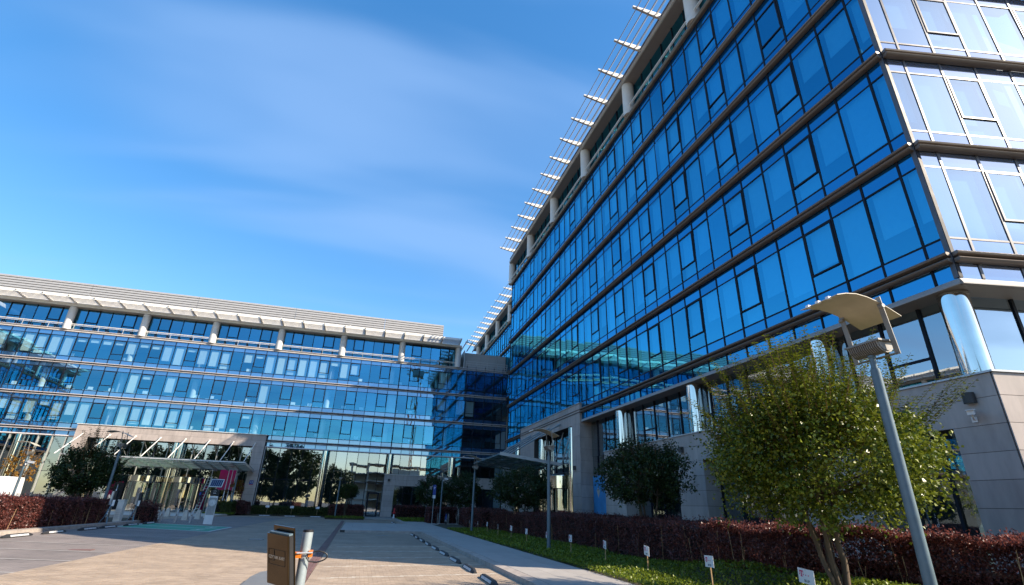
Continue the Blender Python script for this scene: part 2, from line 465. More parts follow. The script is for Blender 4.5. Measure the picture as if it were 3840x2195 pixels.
def sash_frame(w, h, mat='mullion', t=.065):
    b = MB()
    for x0, x1, z0, z1 in ((0,t,0,h),(w-t,w,0,h),(t,w-t,0,t),(t,w-t,h-t,h)): b.box(x0,-.06,z0,x1,.035,z1)
    return b.mesh('operable_window', mat)
SF = {}
def facade(par, F, edges, levels, mats, is_sash, blind, lim=300, mull_z=None, mw=.09, proud=.06, fin=None, interior=True, zlow=None, depth=6.0, hidden=None, mitre=None):
    """curtain wall: per storey a lower spandrel, a vision row (some with an operable window), an upper spandrel and a pair of fins"""
    vis, spd, win, bl = (Many(n, par, r, lim) for n, r in (('pane','pane_field'),('spandrel_panel','spandrel_field'),('operable_window','window_field'),('roller_blind','blind_field')))
    gm, sm = upane(mats['glass']), upane(mats['spandrel'], 'spandrel_panel')
    bm_ = upane('blind', 'roller_blind')
    tl = mats.get('tilt', .003)
    g = mw/2
    for li, (L, Ln) in enumerate(levels):
        z1, z2, z3 = L+.67, Ln-.74, Ln-.15
        for k in range(len(edges)-1):
            u0, u1 = edges[k]+g, edges[k+1]-g; w = u1-u0
            if hidden and hidden(edges[k], L): continue
            spd.add(sm, F.pane(u0, L+.05, w, .67-.05-.03, 0, tl))
            spd.add(sm, F.pane(u0, z2+.03, w, z3-z2-.03, 0, tl))
            if is_sash(k) and w > 1.0:
                zs = z1+.72
                vis.add(gm, F.pane(u0, z1+.03, w, .72-.05, 0, tl))
                key = (round(w,2), round(z2-zs,2), mats['frame'])
                if key not in SF: SF[key] = sash_frame(w, z2-.03-zs, mats['frame'])
                m = F.pane(u0, zs, 1, 1, 0.01, tl*.5)
                if F.flip: m = Matrix.Translation(F.d*(w-1)) @ m
                t = .075
                win.add(SF[key], m, [('pane', gm, F.pane(u0+t, zs+t, w-2*t, z2-.03-zs-2*t, .02, tl))])
            else:
                vis.add(gm, F.pane(u0, z1+.03, w, z2-z1-.06, 0, tl))
            hgt = blind(k, li)
            if hgt > 0:
                hh = (z2-z1)*hgt
                bl.add(bm_, F.pane(u0+w*.03, z2-hh, w*.86, hh, -.16))
    for x in (vis, spd, win, bl): x.flush()
    zlo = zlow if zlow is not None else levels[0][0]-.6
    zhi = levels[-1][1]+.6
    ml = Many('mullion', par, 'mullion_field', lim)
    for i, u in enumerate(edges):
        ml.add(ubox(mats['frame']), F.box(u-g, u+g, -.12, proud, zlo, zhi))
    ml.flush()
    tr = Many('transom', par, 'transom_field', lim)
    ub = ubox(mats['frame'])
    for L, Ln in levels:
        for z in (L+.67, Ln-.74):
            tr.add(ub, F.box(edges[0], edges[-1], -.10, proud*.6, z-.032, z+.032))
    tr.flush()
    if fin:
        for L in sorted({l for p in levels for l in p}):
            for prof in fin(L):
                b = MB(); F.extr(b, edges[0]-(.02 if mitre is None else 0), edges[-1]+.02, prof, mitre or 0)
                b.build('fin', mats['fin'], par, smooth=True)
    if interior:
        b = MB()
        for L in sorted({l for p in levels for l in p}):
            F.solid(b, edges[0]+.05, edges[-1]-.05, -depth, -.22, L-.62, L+.1)
        b.build('floor_slab', 'ceiling', par)
        b = MB(); F.solid(b, edges[0]+.05, edges[-1]-.05, -depth-.2, -depth, levels[0][0]-.6, levels[-1][1])
        b.build('inner_wall', 'interior', par)
def top_storey(par, F, edges, L, mats, is_sash, lim=300, cols=(), set_back=.38, hi=2.95, fasc=.45, ribs=(), rib_len=2.45, nsl=6, rail=True, lbl=''):
    """set-back top floor: glazing, white round columns, deep fascia, ribs and inclined blades of the sun screen, hand rail"""
    gm = upane(mats['glass']); vis = Many('pane', par, 'pane_field', lim); ml = Many('mullion', par, 'mullion_field', lim)
    win = Many('operable_window', par, 'window_field', lim)
    z0, z1 = L+.10, L+hi
    tl = mats.get('tilt', .003)
    for k in range(len(edges)-1):
        u0, u1 = edges[k]+.04, edges[k+1]-.04; w = u1-u0
        if is_sash(k) and w > 1.0:
            zs = z0+1.15
            vis.add(gm, F.pane(u0, z0, w, 1.1, -set_back, tl))
            key = (round(w,2), round(z1-zs,2), mats['frame'], 't')
            if key not in SF: SF[key] = sash_frame(w, z1-zs-.03, mats['frame'])
            m = F.pane(u0, zs, 1, 1, -set_back+.01, 0)
            if F.flip: m = Matrix.Translation(F.d*(w-1)) @ m
            win.add(SF[key], m, [('pane', gm, F.pane(u0+.075, zs+.075, w-.15, z1-zs-.18, -set_back+.02, tl))])
        else: vis.add(gm, F.pane(u0, z0, w, z1-z0, -set_back, tl))
    for u in edges: ml.add(ubox(mats['frame']), F.box(u-.04, u+.04, -set_back-.1, -set_back+.04, z0-.05, z1+.05))
    vis.flush(); ml.flush(); win.flush()
    zf = z1
    b = MB(); F.solid(b, edges[0]-.3, edges[-1]+.1, -6, fasc, zf, zf+.06); b.build('soffit', 'soffit', par)
    b = MB(); F.extr(b, edges[0]-.3, edges[-1]+.1, [(fasc-.3,zf+.06),(fasc+.03,zf+.06),(fasc+.06,zf+.16),(fasc+.02,zf+.42),(fasc-.3,zf+.46)]); b.build('fascia', mats.get('fascia','white_metal'), par)
    b = MB(); F.solid(b, edges[0]-.3, edges[-1]+.1, -7, fasc-.31, zf+.06, zf+.5); b.build('roof', 'concrete', par)
    b = MB(); F.solid(b, edges[0], edges[-1], -6.2, -6, L, zf); b.build('inner_wall', 'interior', par)
    b = MB(); F.solid(b, edges[0], edges[-1], -6, .1, L-.1, L+.08); b.build('terrace_floor', 'concrete', par)
    cm = MB().lathe([(.44,0),(.44,1)], 20).mesh('column', 'column_paint', True)
    for u in cols:
        p = F.p(u, .0, L+.08); put('column', cm, Matrix.Translation(p) @ Matrix.Diagonal((1,1,hi-.08,1)), par)
    if rail:
        b = MB()
        for zz, r in ((L+.78,.05),(L+.62,.025)): b.tube([F.p(edges[0], .18, zz), F.p(edges[-1], .18, zz)], r, 6)
        u = edges[0]+.3
        while u < edges[-1]: b.bar(F.p(u,.18,L+.1), F.p(u,.18,L+.78), .03, .03, F.d); u += 2.7
        b.build('hand_rail', 'white_metal', par)
    if not ribs: return
    rp = MB(); zr = zf+.52
    prof = [(-.15,zr-.12),(.5,zr-.10),(1.3,zr+.03),(rib_len,zr+.27),(rib_len+.02,zr+.38),(1.2,zr+.36),(.3,zr+.34),(-.15,zr+.34)]
    for u in ribs:
        b = MB(); F.extr(b, u-.075, u+.075, prof); o = b.build('rib', 'white_metal', par)
    sm = Many('slat', par, 'slat_field', lim)
    if nsl == 5:
        b = MB()
        for w0, w1 in ((.06,.26),(.30,.50)): F.solid(b, edges[0]-.2, edges[-1], w0, w1, zr+.10, zr+.14)
        b.build('inner_sheet', 'inner_sheet', par)
    us = sorted(ribs)
    me = {}
    for a, c in zip(us[:-1], us[1:]):
        for j in range(nsl):
            an = rad(40+24*j/max(1,nsl-1))
            o = .12+(rib_len-.12)*(j+.6)/nsl
            z = zr-.13+.10*o
            ln = c-a-.02
            # blade leaning inwards at 60 degrees
            p = F.p((a+c)/2, o-.085, z+.17); d = -F.d if F.flip else F.d
            Z = (Vector((0,0,1))*math.sin(an) - F.n*math.cos(an)); Y = (F.n*math.sin(an) + Vector((0,0,1))*math.cos(an))
            X = d*ln; Yv = Y*(.045 if nsl == 5 else .028); Zv = Z*(.40 if nsl > 5 else .34)
            sm.add(ubox('slat_grey' if nsl == 5 else 'slat_metal'), Matrix(((X.x,Yv.x,Zv.x,p.x),(X.y,Yv.y,Zv.y,p.y),(X.z,Yv.z,Zv.z,p.z),(0,0,0,1))))
    sm.flush()
def stone(par, F, rects, w0=0.0, name='stone_panel', lim=300):
    """cladding: rects (u0,u1,z0,z1) of separate panels standing 3 cm proud of a dark joint layer"""
    mn = Many(name, par, 'stone_field', lim); ub = ubox('stone')
    g = .006
    for u0, u1, z0, z1 in rects: mn.add(ub, F.box(u0+g, u1-g, w0-.03, w0+random.uniform(0,.003), z0+g, z1-g))
    mn.flush()
def courses(z0, z1, step=.62):
    n = max(1, round((z1-z0)/step)); return [z0+(z1-z0)*i/n for i in range(n+1)]
def grid(u0, u1, z0, z1, pw=1.37, step=.62):
    n = max(1, round((u1-u0)/pw)); us = [u0+(u1-u0)*i/n for i in range(n+1)]; zs = courses(z0, z1, step)
    return [(us[i],us[i+1],zs[j],zs[j+1]) for i in range(n) for j in range(len(zs)-1)]

# ------------------------------------------------------------------ ground
def sheet(name, xs, ys, zf, mat, parent=None, kind='structure'):
    vs = [(x,y,zf(x,y)) for y in ys for x in xs]; nx = len(xs)
    fs = [(j*nx+i, j*nx+i+1, (j+1)*nx+i+1, (j+1)*nx+i) for j in range(len(ys)-1) for i in range(nx-1)]
    o = MB().add(vs, fs).build(name, mat, parent)
    if kind: o['kind'] = kind
    return o
MB().add([(-1500,-1500,-.06),(1500,-1500,-.06),(1500,1500,-.06),(-1500,1500,-.06)], [(0,1,2,3)]).build('ground', 'asphalt')['kind'] = 'structure'
fr = lambda a, b, s: list(np.arange(a, b+1e-6, s))
# plaza paving: an even brick-bond material far off, single blocks near the camera
def brickmat(name, c1, c2, gap, bw, bh, rot=0.0):
    m, t = newmat(name); b = t.nodes['Principled BSDF']; b.inputs['Roughness'].default_value = .82
    v = pos_vec(t); mpn = N(t, 'ShaderNodeMapping'); mpn.inputs['Rotation'].default_value = (0,0,rot); t.links.new(v, mpn.inputs[0])
    br = N(t, 'ShaderNodeTexBrick', Scale=1.0); br.inputs['Brick Width'].default_value = bw; br.inputs['Row Height'].default_value = bh
    br.inputs['Mortar Size'].default_value = .006; br.inputs['Color1'].default_value = (*c1,1); br.inputs['Color2'].default_value = (*c2,1); br.inputs['Mortar'].default_value = (*gap,1)
    t.links.new(mpn.outputs[0], br.inputs['Vector'])
    nz = N(t, 'ShaderNodeTexNoise', Scale=.55, Detail=6.0, Roughness=.6); t.links.new(v, nz.inputs['Vector'])
    mr_ = N(t, 'ShaderNodeMapRange'); mr_.inputs[1].default_value=.3; mr_.inputs[2].default_value=.7; mr_.inputs[3].default_value = .74; mr_.inputs[4].default_value = 1.12; t.links.new(nz.outputs[0], mr_.inputs[0])
    sc = N(t, 'ShaderNodeVectorMath', operation='SCALE'); t.links.new(br.outputs[0], sc.inputs[0]); t.links.new(mr_.outputs[0], sc.inputs['Scale'])
    st = N(t, 'ShaderNodeTexNoise', Scale=1.7, Detail=3.0, Roughness=.55, Distortion=.6); t.links.new(v, st.inputs['Vector'])   # oil and tyre stains
    s2 = N(t, 'ShaderNodeMapRange'); s2.inputs[1].default_value=.60; s2.inputs[2].default_value=.72; s2.inputs[3].default_value = 1.0; s2.inputs[4].default_value = .72; t.links.new(st.outputs[0], s2.inputs[0])
    sd = N(t, 'ShaderNodeVectorMath', operation='SCALE'); t.links.new(sc.outputs[0], sd.inputs[0]); t.links.new(s2.outputs[0], sd.inputs['Scale'])
    t.links.new(sd.outputs[0], b.inputs['Base Color'])
    bn = N(t, 'ShaderNodeBump', Strength=.6, Distance=.004); bn.invert = True; t.links.new(br.outputs['Fac'], bn.inputs['Height']); t.links.new(bn.outputs[0], b.inputs['Normal'])
brickmat('paving_beige', (.375,.288,.21), (.33,.252,.183), (.15,.115,.09), .2, .1)
brickmat('paving_grey', (.255,.215,.19), (.225,.19,.17), (.11,.09,.08), .2, .1)
sheet('plaza_paving', fr(-60, 8, 1.0), fr(-30, 73.0, 1.0), lambda x,y: gz(x,y)-.014, 'paving_beige')
sheet('parking_paving', fr(-13.2, -7.0, .62), fr(4, 62, 1.0), lambda x,y: gz(x,y)-.009, 'paving_grey')

# single paving blocks (20 x 10 cm) where the photo shows them
pv = thing('paving_blocks', None, None); pv['kind'] = 'structure'
def block(b, x, y, L, W, z, h=.03, g=.004):
    b.add([(x+g,y+g,z-h),(x+L-g,y+g,z-h),(x+L-g,y+W-g,z-h),(x+g,y+W-g,z-h),(x+g,y+g,z),(x+L-g,y+g,z),(x+L-g,y+W-g,z),(x+g,y+W-g,z)],
          [(4,5,6,7),(0,1,5,4),(1,2,6,5),(2,3,7,6),(3,0,4,7)])
rest = MB(); linepv = MB(); single = []
def is_line(x, y):                      # pale rows that mark the parking bays, laid askew
    for k in range(0, 10):
        y0 = 12.15+2.46*k+(x+.8)*.19
        if abs(y-y0) < .062 and x > -.7: return True
    return False
rr = random.Random(5)
for x0, x1, y0, y1 in ((-.93, 4.08, 10.6, 26.0), (-7.0, -1.22, 10.6, 24.0)):
    row = 0; y = y0
    while y < y1:
        x = x0 - (.1 if row % 2 else 0)
        while x < x1:
            a, e = max(x, x0), min(x+.2, x1)
            if e-a > .05:
                zz = gz(a, y)+rr.uniform(-.0016,.0016)+.004
                if is_line((a+e)/2, y+.05): block(linepv, a, y, e-a, .1, zz+.001)
                elif y < 15.2 and x0 > -1 and e-a > .19 and abs(a-1.4) < 2.6 : single.append((y, a, zz))
                else: block(rest, a, y, e-a, .1, zz)
            x += .2
        y += .1; row += 1
single.sort()
ps = MB(); block(ps, 0, 0, .2, .1, 0); psm = ps.mesh('paver', 'paver_single')
for i, (y, a, zz) in enumerate(single):
    if i < 300: put('paver', psm, TR(a, y, zz), pv)
    else: block(rest, a, y, .2, .1, zz)
tag(rest.build('paver_field', 'paver', pv), kind='stuff')
tag(linepv.build('bay_line', 'paver_line', pv), kind='stuff')
b = MB(); y = 10.6
while y < 58:                            # dark red drainage strip
    for i in range(3):
        block(b, -1.215+i*.095-.0045*(y-12), y, .095, .2, .006+rr.uniform(-.001,.001))
    y += .2
tag(b.build('red_strip', 'paver_red', pv), kind='stuff')
b = MB()
for k in range(0, 5):                    # lines between the far bays and of the left-hand bays
    pass
for k in range(6):
    y = 15.3+2.46*k
    b.add([(-12.2,y+.0,gz(-12.2,y)+.0),(-6.95,y-.45,gz(-6.95,y)+.0),(-6.95,y-.35,gz(-6.95,y)+.0),(-12.2,y+.1,gz(-12.2,y)+.0)], [(0,1,2,3)])
for x in (-9.0, -6.0, -3.25):
    b.add([(x,67.2,.004),(x+.1,67.2,.004),(x+.1,69.6,.004),(x,69.6,.004)], [(0,1,2,3)])
b.build('bay_marking', 'concrete')['kind'] = 'structure'
# reserved green bay with white outline
gp = [(-12.0,33.2),(-7.35,32.2),(-7.35,37.6),(-12.0,38.3)]
MB().add([(x,y,gz(x,y)-.002) for x,y in gp], [(0,1,2,3)]).build('charging_bay', 'green_paint')['kind'] = 'structure'
b = MB()
for (x0,y0),(x1,y1) in zip(gp, gp[1:]+gp[:1]): b.bar((x0,y0,gz(x0,y0)+.001),(x1,y1,gz(x1,y1)+.001), .12, .004)
b.bar((-12.0,35.7,gz(-12,35.7)+.001),(-7.35,34.9,gz(-7.35,35)+.001), .10, .004)
b.build('bay_outline', 'white_paint')['kind'] = 'structure'
for (x, y) in ((-8.25,33.6),(-8.25,36.4)):           # plug symbols painted in the green bays
    b = MB(); z = gz(x,y)+.001
    b.bar((x-.25,y-.3,z),(x-.25,y+.3,z),.10,.004); b.bar((x-.25,y-.3,z),(x+.05,y-.3,z),.10,.004); b.bar((x-.25,y+.3,z),(x+.05,y+.3,z),.10,.004)
    b.bar((x+.05,y-.32,z),(x+.05,y+.32,z),.10,.004); b.bar((x+.1,y-.15,z),(x+.35,y-.15,z),.07,.004); b.bar((x+.1,y+.15,z),(x+.35,y+.15,z),.07,.004)
    b.build('plug_symbol', 'white_paint')['kind'] = 'structure'
# raised footway on the right, of large slabs with kerb stones
sw = thing('footway', None, None, (5.4, 20, 0)); sw['kind'] = 'structure'
MB().box(4.42, 2, -.05, 6.5, 72.4, .118).build('bed', 'stone_gap', sw)
sl_m = MB().box(0,0,-.05,.672,1.0,0).mesh('paving_slab', 'slab')
def slabs(x0, x1, y0, y1, dx, dy, lim):
    out = []
    nx, ny = round((x1-x0)/dx), round((y1-y0)/dy)
    for i in range(nx):
        for j in range(ny): out.append((x0+(x1-x0)*i/nx, y0+(y1-y0)*j/ny, (x1-x0)/nx, (y1-y0)/ny))
    return out
mn = Many('paving_slab', sw, 'slab_field', 300)
for x, y, w, h in slabs(4.44, 6.5, 3, 50, .69, 2.0, 0)+slabs(4.44, 7.2, 50, 72, .69, 2.0, 0): 
    mn.add(sl_m, TR(x+.003, y+.003, .13+rr.uniform(-.001,.001)) @ Matrix.Diagonal(((w-.006)/.672, h-.006, 1, 1)))
mn.flush()
MB().box(-.9, 36.42, -.05, 4.42, 49.8, .118).build('crossing_bed', 'stone_gap', sw)
mn = Many('paving_slab', sw, 'slab_field', 300)
for x, y, w, h in slabs(-.88, 4.42, 36.44, 49.8, .69, 2.0, 0): mn.add(sl_m, TR(x+.003, y+.003, .13+rr.uniform(-.001,.001)) @ Matrix.Diagonal(((w-.006)/.672, h-.006, 1, 1)))
mn.flush()
kb = thing('kerb', None, None, (4.25, 20, 0)); kb['kind'] = 'structure'
km = MB().add([(0,0,-.1),(.3,0,-.1),(.3,.99,-.1),(0,.99,-.1),(0.03,0,.115),(.3,0,.135),(.3,.99,.135),(.03,.99,.115)], [(0,3,2,1),(4,5,6,7),(0,1,5,4),(1,2,6,5),(2,3,7,6),(3,0,4,7)]).mesh('kerb_stone', 'kerb')
for k in range(34): put('kerb_stone', km, TR(4.11, 3+k*1.0), kb)
for k in range(5): put('kerb_stone', km, TR(4.38-k*1.0, 36.12, 0, PI/2), kb)
for k in range(16): put('kerb_stone', km, TR(4.11, 50+k*1.0), kb)
for k in range(5): put('kerb_stone', km, TR(-.62+k*1.0+.0, 49.83+.3, 0, -PI/2), kb)
kb2 = thing('kerb', None, None, (-12.8, 30, 0)); kb2['kind'] = 'structure'
for k in range(34): put('kerb_stone', km, TR(-12.55, 8+k, gz(-12.7, 8+k)+.0, PI) @ Matrix.Translation((0,-.99,0)), kb2)
# planting beds; the right-hand one swells up towards the near hedge
def mound(x, y):
    a = min(max((x-8.1)/1.5, 0), 1); c = min(max((17.5-y)/5, 0), 1)
    return .40*a*a*(3-2*a)*c*c*(3-2*c)
sheet('planting_bed', fr(-24, -12.85, 1.1), fr(8, 42, 1.0), lambda x,y: gz(x,y)+.10, 'soil')
sheet('planting_bed', fr(6.5, 16, .475), fr(-6, 72, 1.0), lambda x,y: .10+mound(x,y), 'soil')
MB().box(-13.6, 69.8, -.05, .75, 72.6, .14).build('planting_bed', 'soil')['kind'] = 'structure'
MB().box(-3.3, 62.8, -.05, .75, 69.5, .12).build('planting_bed', 'soil')['kind'] = 'structure'
MB().box(.78, 66, -.05, 4.4, 72.5, .13).build('forecourt', 'slab')['kind'] = 'structure'
MB().box(-33, 50.5, -.03, -13.7, 72.2, .15).build('entrance_forecourt', 'concrete_light')['kind'] = 'structure'
MB().prism([(-2.12,14.0),(-2.05,14.9),(-1.85,15.25),(-1.5,15.25),(-1.35,14.9),(-1.35,10.8),(-2.0,10.8)], -.05, .11).build('traffic_island', 'cast_grey')['kind'] = 'structure'
for x, y, w, h in ((-4.6, 27.5, .6, .6), (1.2, 33.2, .7, .35), (-5.5, 46, .7, .7), (-2.6, 55, .6, .6), (2.2, 42.0, .6, .6)):
    zc = .134 if x > -.8 and y > 36.5 else gz(x, y)+.006
    b = MB().box(x, y, zc-.04, x+w, y+h, zc); b.build('access_cover', 'cast_grey')['kind'] = 'structure'
MB().box(-8.4, 20.35, -.05, -7.8, 20.65, gz(-8.1,20.5)+.002).build('drain_cover', 'paver_red')['kind'] = 'structure'

# ------------------------------------------------------------------ right-hand office building
RB = thing('office_building', 'tall office block with deep blue mirror glass and brown floor bands on the right', 'building', (15.5, 9.1, 0))
RL = [8.70+3.965*k for k in range(6)]
RLEV = list(zip(RL[:-1], RL[1:]))
FA = Frame((15.5, 9.1), (0, 1), (-1, 0))
FF = Frame((15.5, 9.1), (.983, -.183), (-.183, -.983))
FE = Frame((15.5, 58.0), (1, 0), (0, 1))
FB = Frame((19.2, 58.0), (0, 1), (-1, 0))
mR = dict(glass='glass_right', spandrel='spandrel_right', frame='mullion', fin='fin_right', tilt=.0042, fascia='soffit')
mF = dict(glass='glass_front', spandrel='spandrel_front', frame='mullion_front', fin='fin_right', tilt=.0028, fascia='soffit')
eA = [0, .63]
while eA[-1] < 48.0: eA.append(eA[-1]+1.3465)
eA[-1] = 48.9
eF = [0, .75]+[.75+1.335*k for k in range(1, 12)]
eB = [1.352*k for k in range(32)]
def finR(L):
    a = .02 if L > 9 else .06
    return [[(.02,L+a-.03),(.16,L+a-.03),(.23,L+a),(.25,L+a+.045),(.21,L+a+.09),(.02,L+a+.10)],
            [(.02,L-.16),(.16,L-.17),(.23,L-.135),(.25,L-.09),(.21,L-.05),(.02,L-.045)]]
rb = random.Random(3)
facade(RB, FA, eA, RLEV, mR, lambda k: k % 3 == 0 and k > 0, lambda k, li: rb.choice([0, .55, .62, .70, .78, .86, .92, .96, .96, .66]), fin=finR, zlow=8.08, mw=.075, proud=.022, mitre=.0922)
rb = random.Random(9)
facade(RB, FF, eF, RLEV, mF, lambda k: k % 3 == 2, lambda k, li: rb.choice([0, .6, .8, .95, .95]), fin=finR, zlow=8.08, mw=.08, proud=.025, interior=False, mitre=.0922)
rb = random.Random(21)
facade(RB, FB, eB, RLEV[2:], mR, lambda k: k % 3 == 1, lambda k, li: rb.choice([0, .5, .7, .9]), fin=finR, zlow=16.0, mw=.09)
facade(RB, FE, [0,1.2,2.4,3.65], RLEV, mR, lambda k: False, lambda k, li: 0, fin=finR, zlow=8.08, mw=.09, interior=False)
ribsA = [.47+1.355*2*k for k in range(-0, 18)]
ribsB = [1.6+2.75*k for k in range(15)]
top_storey(RB, FA, eA, RL[-1], mR, lambda k: False, cols=[.7+8.08*k for k in range(7)], ribs=ribsA, nsl=5)
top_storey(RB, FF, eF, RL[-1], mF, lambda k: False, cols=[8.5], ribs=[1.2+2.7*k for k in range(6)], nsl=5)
top_storey(RB, FB, eB, RL[-1], mR, lambda k: False, cols=[6.4+8.08*k for k in range(5)], ribs=ribsB, nsl=5)
# body behind the glass
b = MB(); b.box(22, 15, 0, 46, 105, 31.4); b.build('core', 'interior', RB)
b = MB(); b.prism([(15.55,9.16),(30,6.5),(30,58),(15.55,58)], 7.87, 8.04); b.build('gallery_ceiling', 'soffit', RB)
for F, e in ((FA, eA), (FF, eF)):          # soffit edge over the gallery, short spandrel row above it
    b = MB(); F.extr(b, e[0]-.02, e[-1], [(-.04,7.86),(.10,7.86),(.10,7.90),(.02,8.05),(-.04,8.05)], .0922); b.build('soffit_edge', 'soffit', RB)
    sp = Many('spandrel_panel', RB, 'spandrel_field', 300)
    for k in range(len(e)-1): sp.add(upane('spandrel_right' if F is FA else 'spandrel_front','spandrel_panel'), F.pane(e[k]+.05, 8.06, e[k+1]-e[k]-.1, .46, 0, .002))
    sp.flush()
# gallery floor level 5.35: recessed windows behind polished columns
gal = Many('pane', RB, 'pane_field', 300); gml = Many('mullion', RB, 'mullion_field', 300)
FG = Frame((16.25, 9.6), (0, 1), (-1, 0)); FGf = Frame((16.45, 9.72), (.983, -.183), (-.183, -.983))
def glass_run(F, u0, u1, z0, z1, mat, n, tilt=.0025, mw=.09, fm='mullion'):
    for i in range(n):
        a, c = u0+(u1-u0)*i/n, u0+(u1-u0)*(i+1)/n
        gal.add(upane(mat), F.pane(a+.04, z0, c-a-.08, z1-z0, 0, tilt))
        gml.add(ubox(fm), F.box(a-mw/2, a+mw/2, -.08, .05, z0, z1))
    gml.add(ubox(fm), F.box(u1-mw/2, u1+mw/2, -.08, .05, z0, z1))
glass_run(FG, 0, 26.8, 5.36, 7.86, 'glass_lobby', 20)
glass_run(FGf, .1, 14, 5.36, 7.86, 'glass_front', 10)
for k in range(20):
    if k % 4 == 1: gml.add(ubox('mullion'), FG.box(26.8*k/20, 26.8*(k+1)/20, -.05, .05, 6.25, 6.32))
# street level glass between the stone piers, set back
FS = Frame((16.3, 9.9), (0, 1), (-1, 0))
glass_run(FS, .4, 3.9, .1, 4.05, 'glass_lobby', 3)
glass_run(FS, 5.9, 11.9, .1, 4.05, 'glass_lobby', 4)
glass_run(FS, 13.9, 19.8, .1, 4.05, 'glass_lobby', 4)
glass_run(FS, 22.4, 26.4, .1, 7.86, 'glass_lobby', 4)
glass_run(FS, 27.6, 42.2, 4.6, 7.86, 'glass_lobby', 9)
glass_run(FS, 27.6, 42.2, .1, 4.5, 'glass_lobby', 9)
gal.flush(); gml.flush()
FP = Frame((15.4, 9.1), (0, 1), (-1, 0))
b = MB()
b.box(15.42, 9.25, 4.06, 16.2, 32.4, 5.33)
for y0, y1 in ((9.25,10.36),(13.75,15.9),(21.75,23.85),(29.65,32.35)): b.box(15.42, y0, 0, 16.25, y1, 4.06)
b.build('stone_backing', 'stone_gap', RB)
P = grid(0.0, 23.3, 4.74, 5.34, 2.6, .62)+grid(0.0, 23.3, 4.05, 4.74, 2.6, .72)
for y0, y1 in ((9.1,10.4),(13.7,15.95),(21.7,23.9),(29.6,32.4)): P += grid(y0-9.1, y1-9.1, .05, 4.05, 1.5 if y1-y0 < 2.5 else 1.4, .62)
stone(RB, FP, P)
for y0 in (13.7, 21.7, 29.6):               # pier sides towards the camera
    stone(RB, Frame((15.43, y0+.03), (1,0), (0,-1)), grid(0, .8, .05, 4.05, .8, .62))
FPf = Frame((15.4, 9.05), (.983,-.183), (-.183,-.983))
stone(RB, FPf, grid(0, 9.0, 4.74, 5.34, 2.4, .62)+grid(0, 9.0, 4.05, 4.74, 2.4, .7)+grid(0, 9.0, .05, 4.05, 2.4, .62))
b = MB(); FPf.solid(b, .03, 9, -.9, -.03, 0, 5.33); b.build('stone_backing', 'stone_gap', RB)
b = MB(); FP.solid(b, -.08, 23.3, -.85, .05, 5.34, 5.39); b.build('coping', 'aluminium', RB)
b = MB(); FPf.solid(b, -.05, 9.0, -.85, .05, 5.34, 5.39); b.build('coping', 'aluminium', RB)
def chrome_column(par, x, y, z0, z1, r=.37):
    b = MB().lathe([(r, z0), (r, z1)], 40, (x, y, 0)); o = b.build('column', 'chrome', par, True)
    c = MB().lathe([(r+.015, z1-.06), (r+.015, z1)], 40, (x, y, 0)); c.build('column_collar', 'cast_grey', par, True)
for y in (14.45, 22.55, 30.65): chrome_column(RB, 15.92, y, 5.36, 7.86)
chrome_column(RB, 16.0, 9.72, 5.36, 7.86, .37)
for x, y in ((15.72, 38.6), (15.9, 46.6), (16.0, 54.9)): chrome_column(RB, x, y, 0.05, 7.86)
# stone portal with glass canopy
FQ = Frame((15.3, 36.2), (0, 1), (-1, 0))
P = grid(0, 1.6, .05, 7.75, 1.6, .84)+grid(11.2, 15.8, .05, 7.75, 2.3, .84)+grid(0, 15.8, 7.75, 9.25, 2.25, .76)
stone(RB, FQ, P)
stone(RB, Frame((15.33, 36.23), (1,0), (0,-1)), grid(0, 1.0, .05, 9.25, 1.0, .84))
b = MB(); b.box(15.33, 36.26, 0, 16.35, 37.78, 7.75); b.box(15.33, 47.4, 0, 16.35, 51.98, 7.75); b.box(15.33, 36.26, 7.75, 16.35, 51.98, 9.24)
b.build('portal_backing', 'stone_gap', RB)
b = MB(); b.box(15.24, 36.14, 9.25, 16.4, 52.06, 9.30); b.build('coping', 'aluminium', RB)
# ------------------------------------------------------------------ left-hand office building
LB = thing('office_building', 'lower pale blue glass office block with stone entrance and louvred roof screen', 'building', (-14, 72.9, 0))
LL = [8.68+3.953*k for k in range(4)]
LLEV = list(zip(LL[:-1], LL[1:]))
FL = Frame((19.2, 72.9), (-1, 0), (0, -1))
xs = [19.2]+[3.22+1.385*k for k in range(11, 0, -1)]+[3.22-1.377*k for k in range(0, 37)]
ks = [11.6]+list(range(11, 0, -1))+[-k for k in range(0, 37)]
eL = [19.2-x for x in xs]
mL = dict(glass='glass_left', spandrel='spandrel_left', frame='mullion', fin='fin_left', tilt=.0042)
rb = random.Random(17)
sashL = lambda i: (ks[i+1] % 3) == 1
def blindL(i, li):
    x = xs[i+1]; r = rb.random()
    if li == 2: pr = .92 if x < -2.5 else (.5 if x < 1 else .05)
    elif li == 1: pr = .55 if -32 < x < -24 else .06
    else: pr = .85 if x < -15 else .04
    if r > pr: return 0
    return rb.choice([.22, .25, .5, .62, .8, .86, .9, .95, .95, .97])
def finL(L):
    return [[(.02,L+.06),(.17,L+.06),(.20,L+.10),(.17,L+.14),(.02,L+.14)], [(.02,L-.20),(.17,L-.20),(.20,L-.16),(.17,L-.12),(.02,L-.12)]]
facade(LB, FL, eL, LLEV, mL, sashL, blindL, fin=finL, zlow=7.95, mw=.065, proud=.05)
# expansion joint: a wider post
put('mullion', ubox('mullion'), FL.box(19.2-3.22-.07, 19.2-3.22+.07, -.1, .085, 7.95, 21.2), LB)
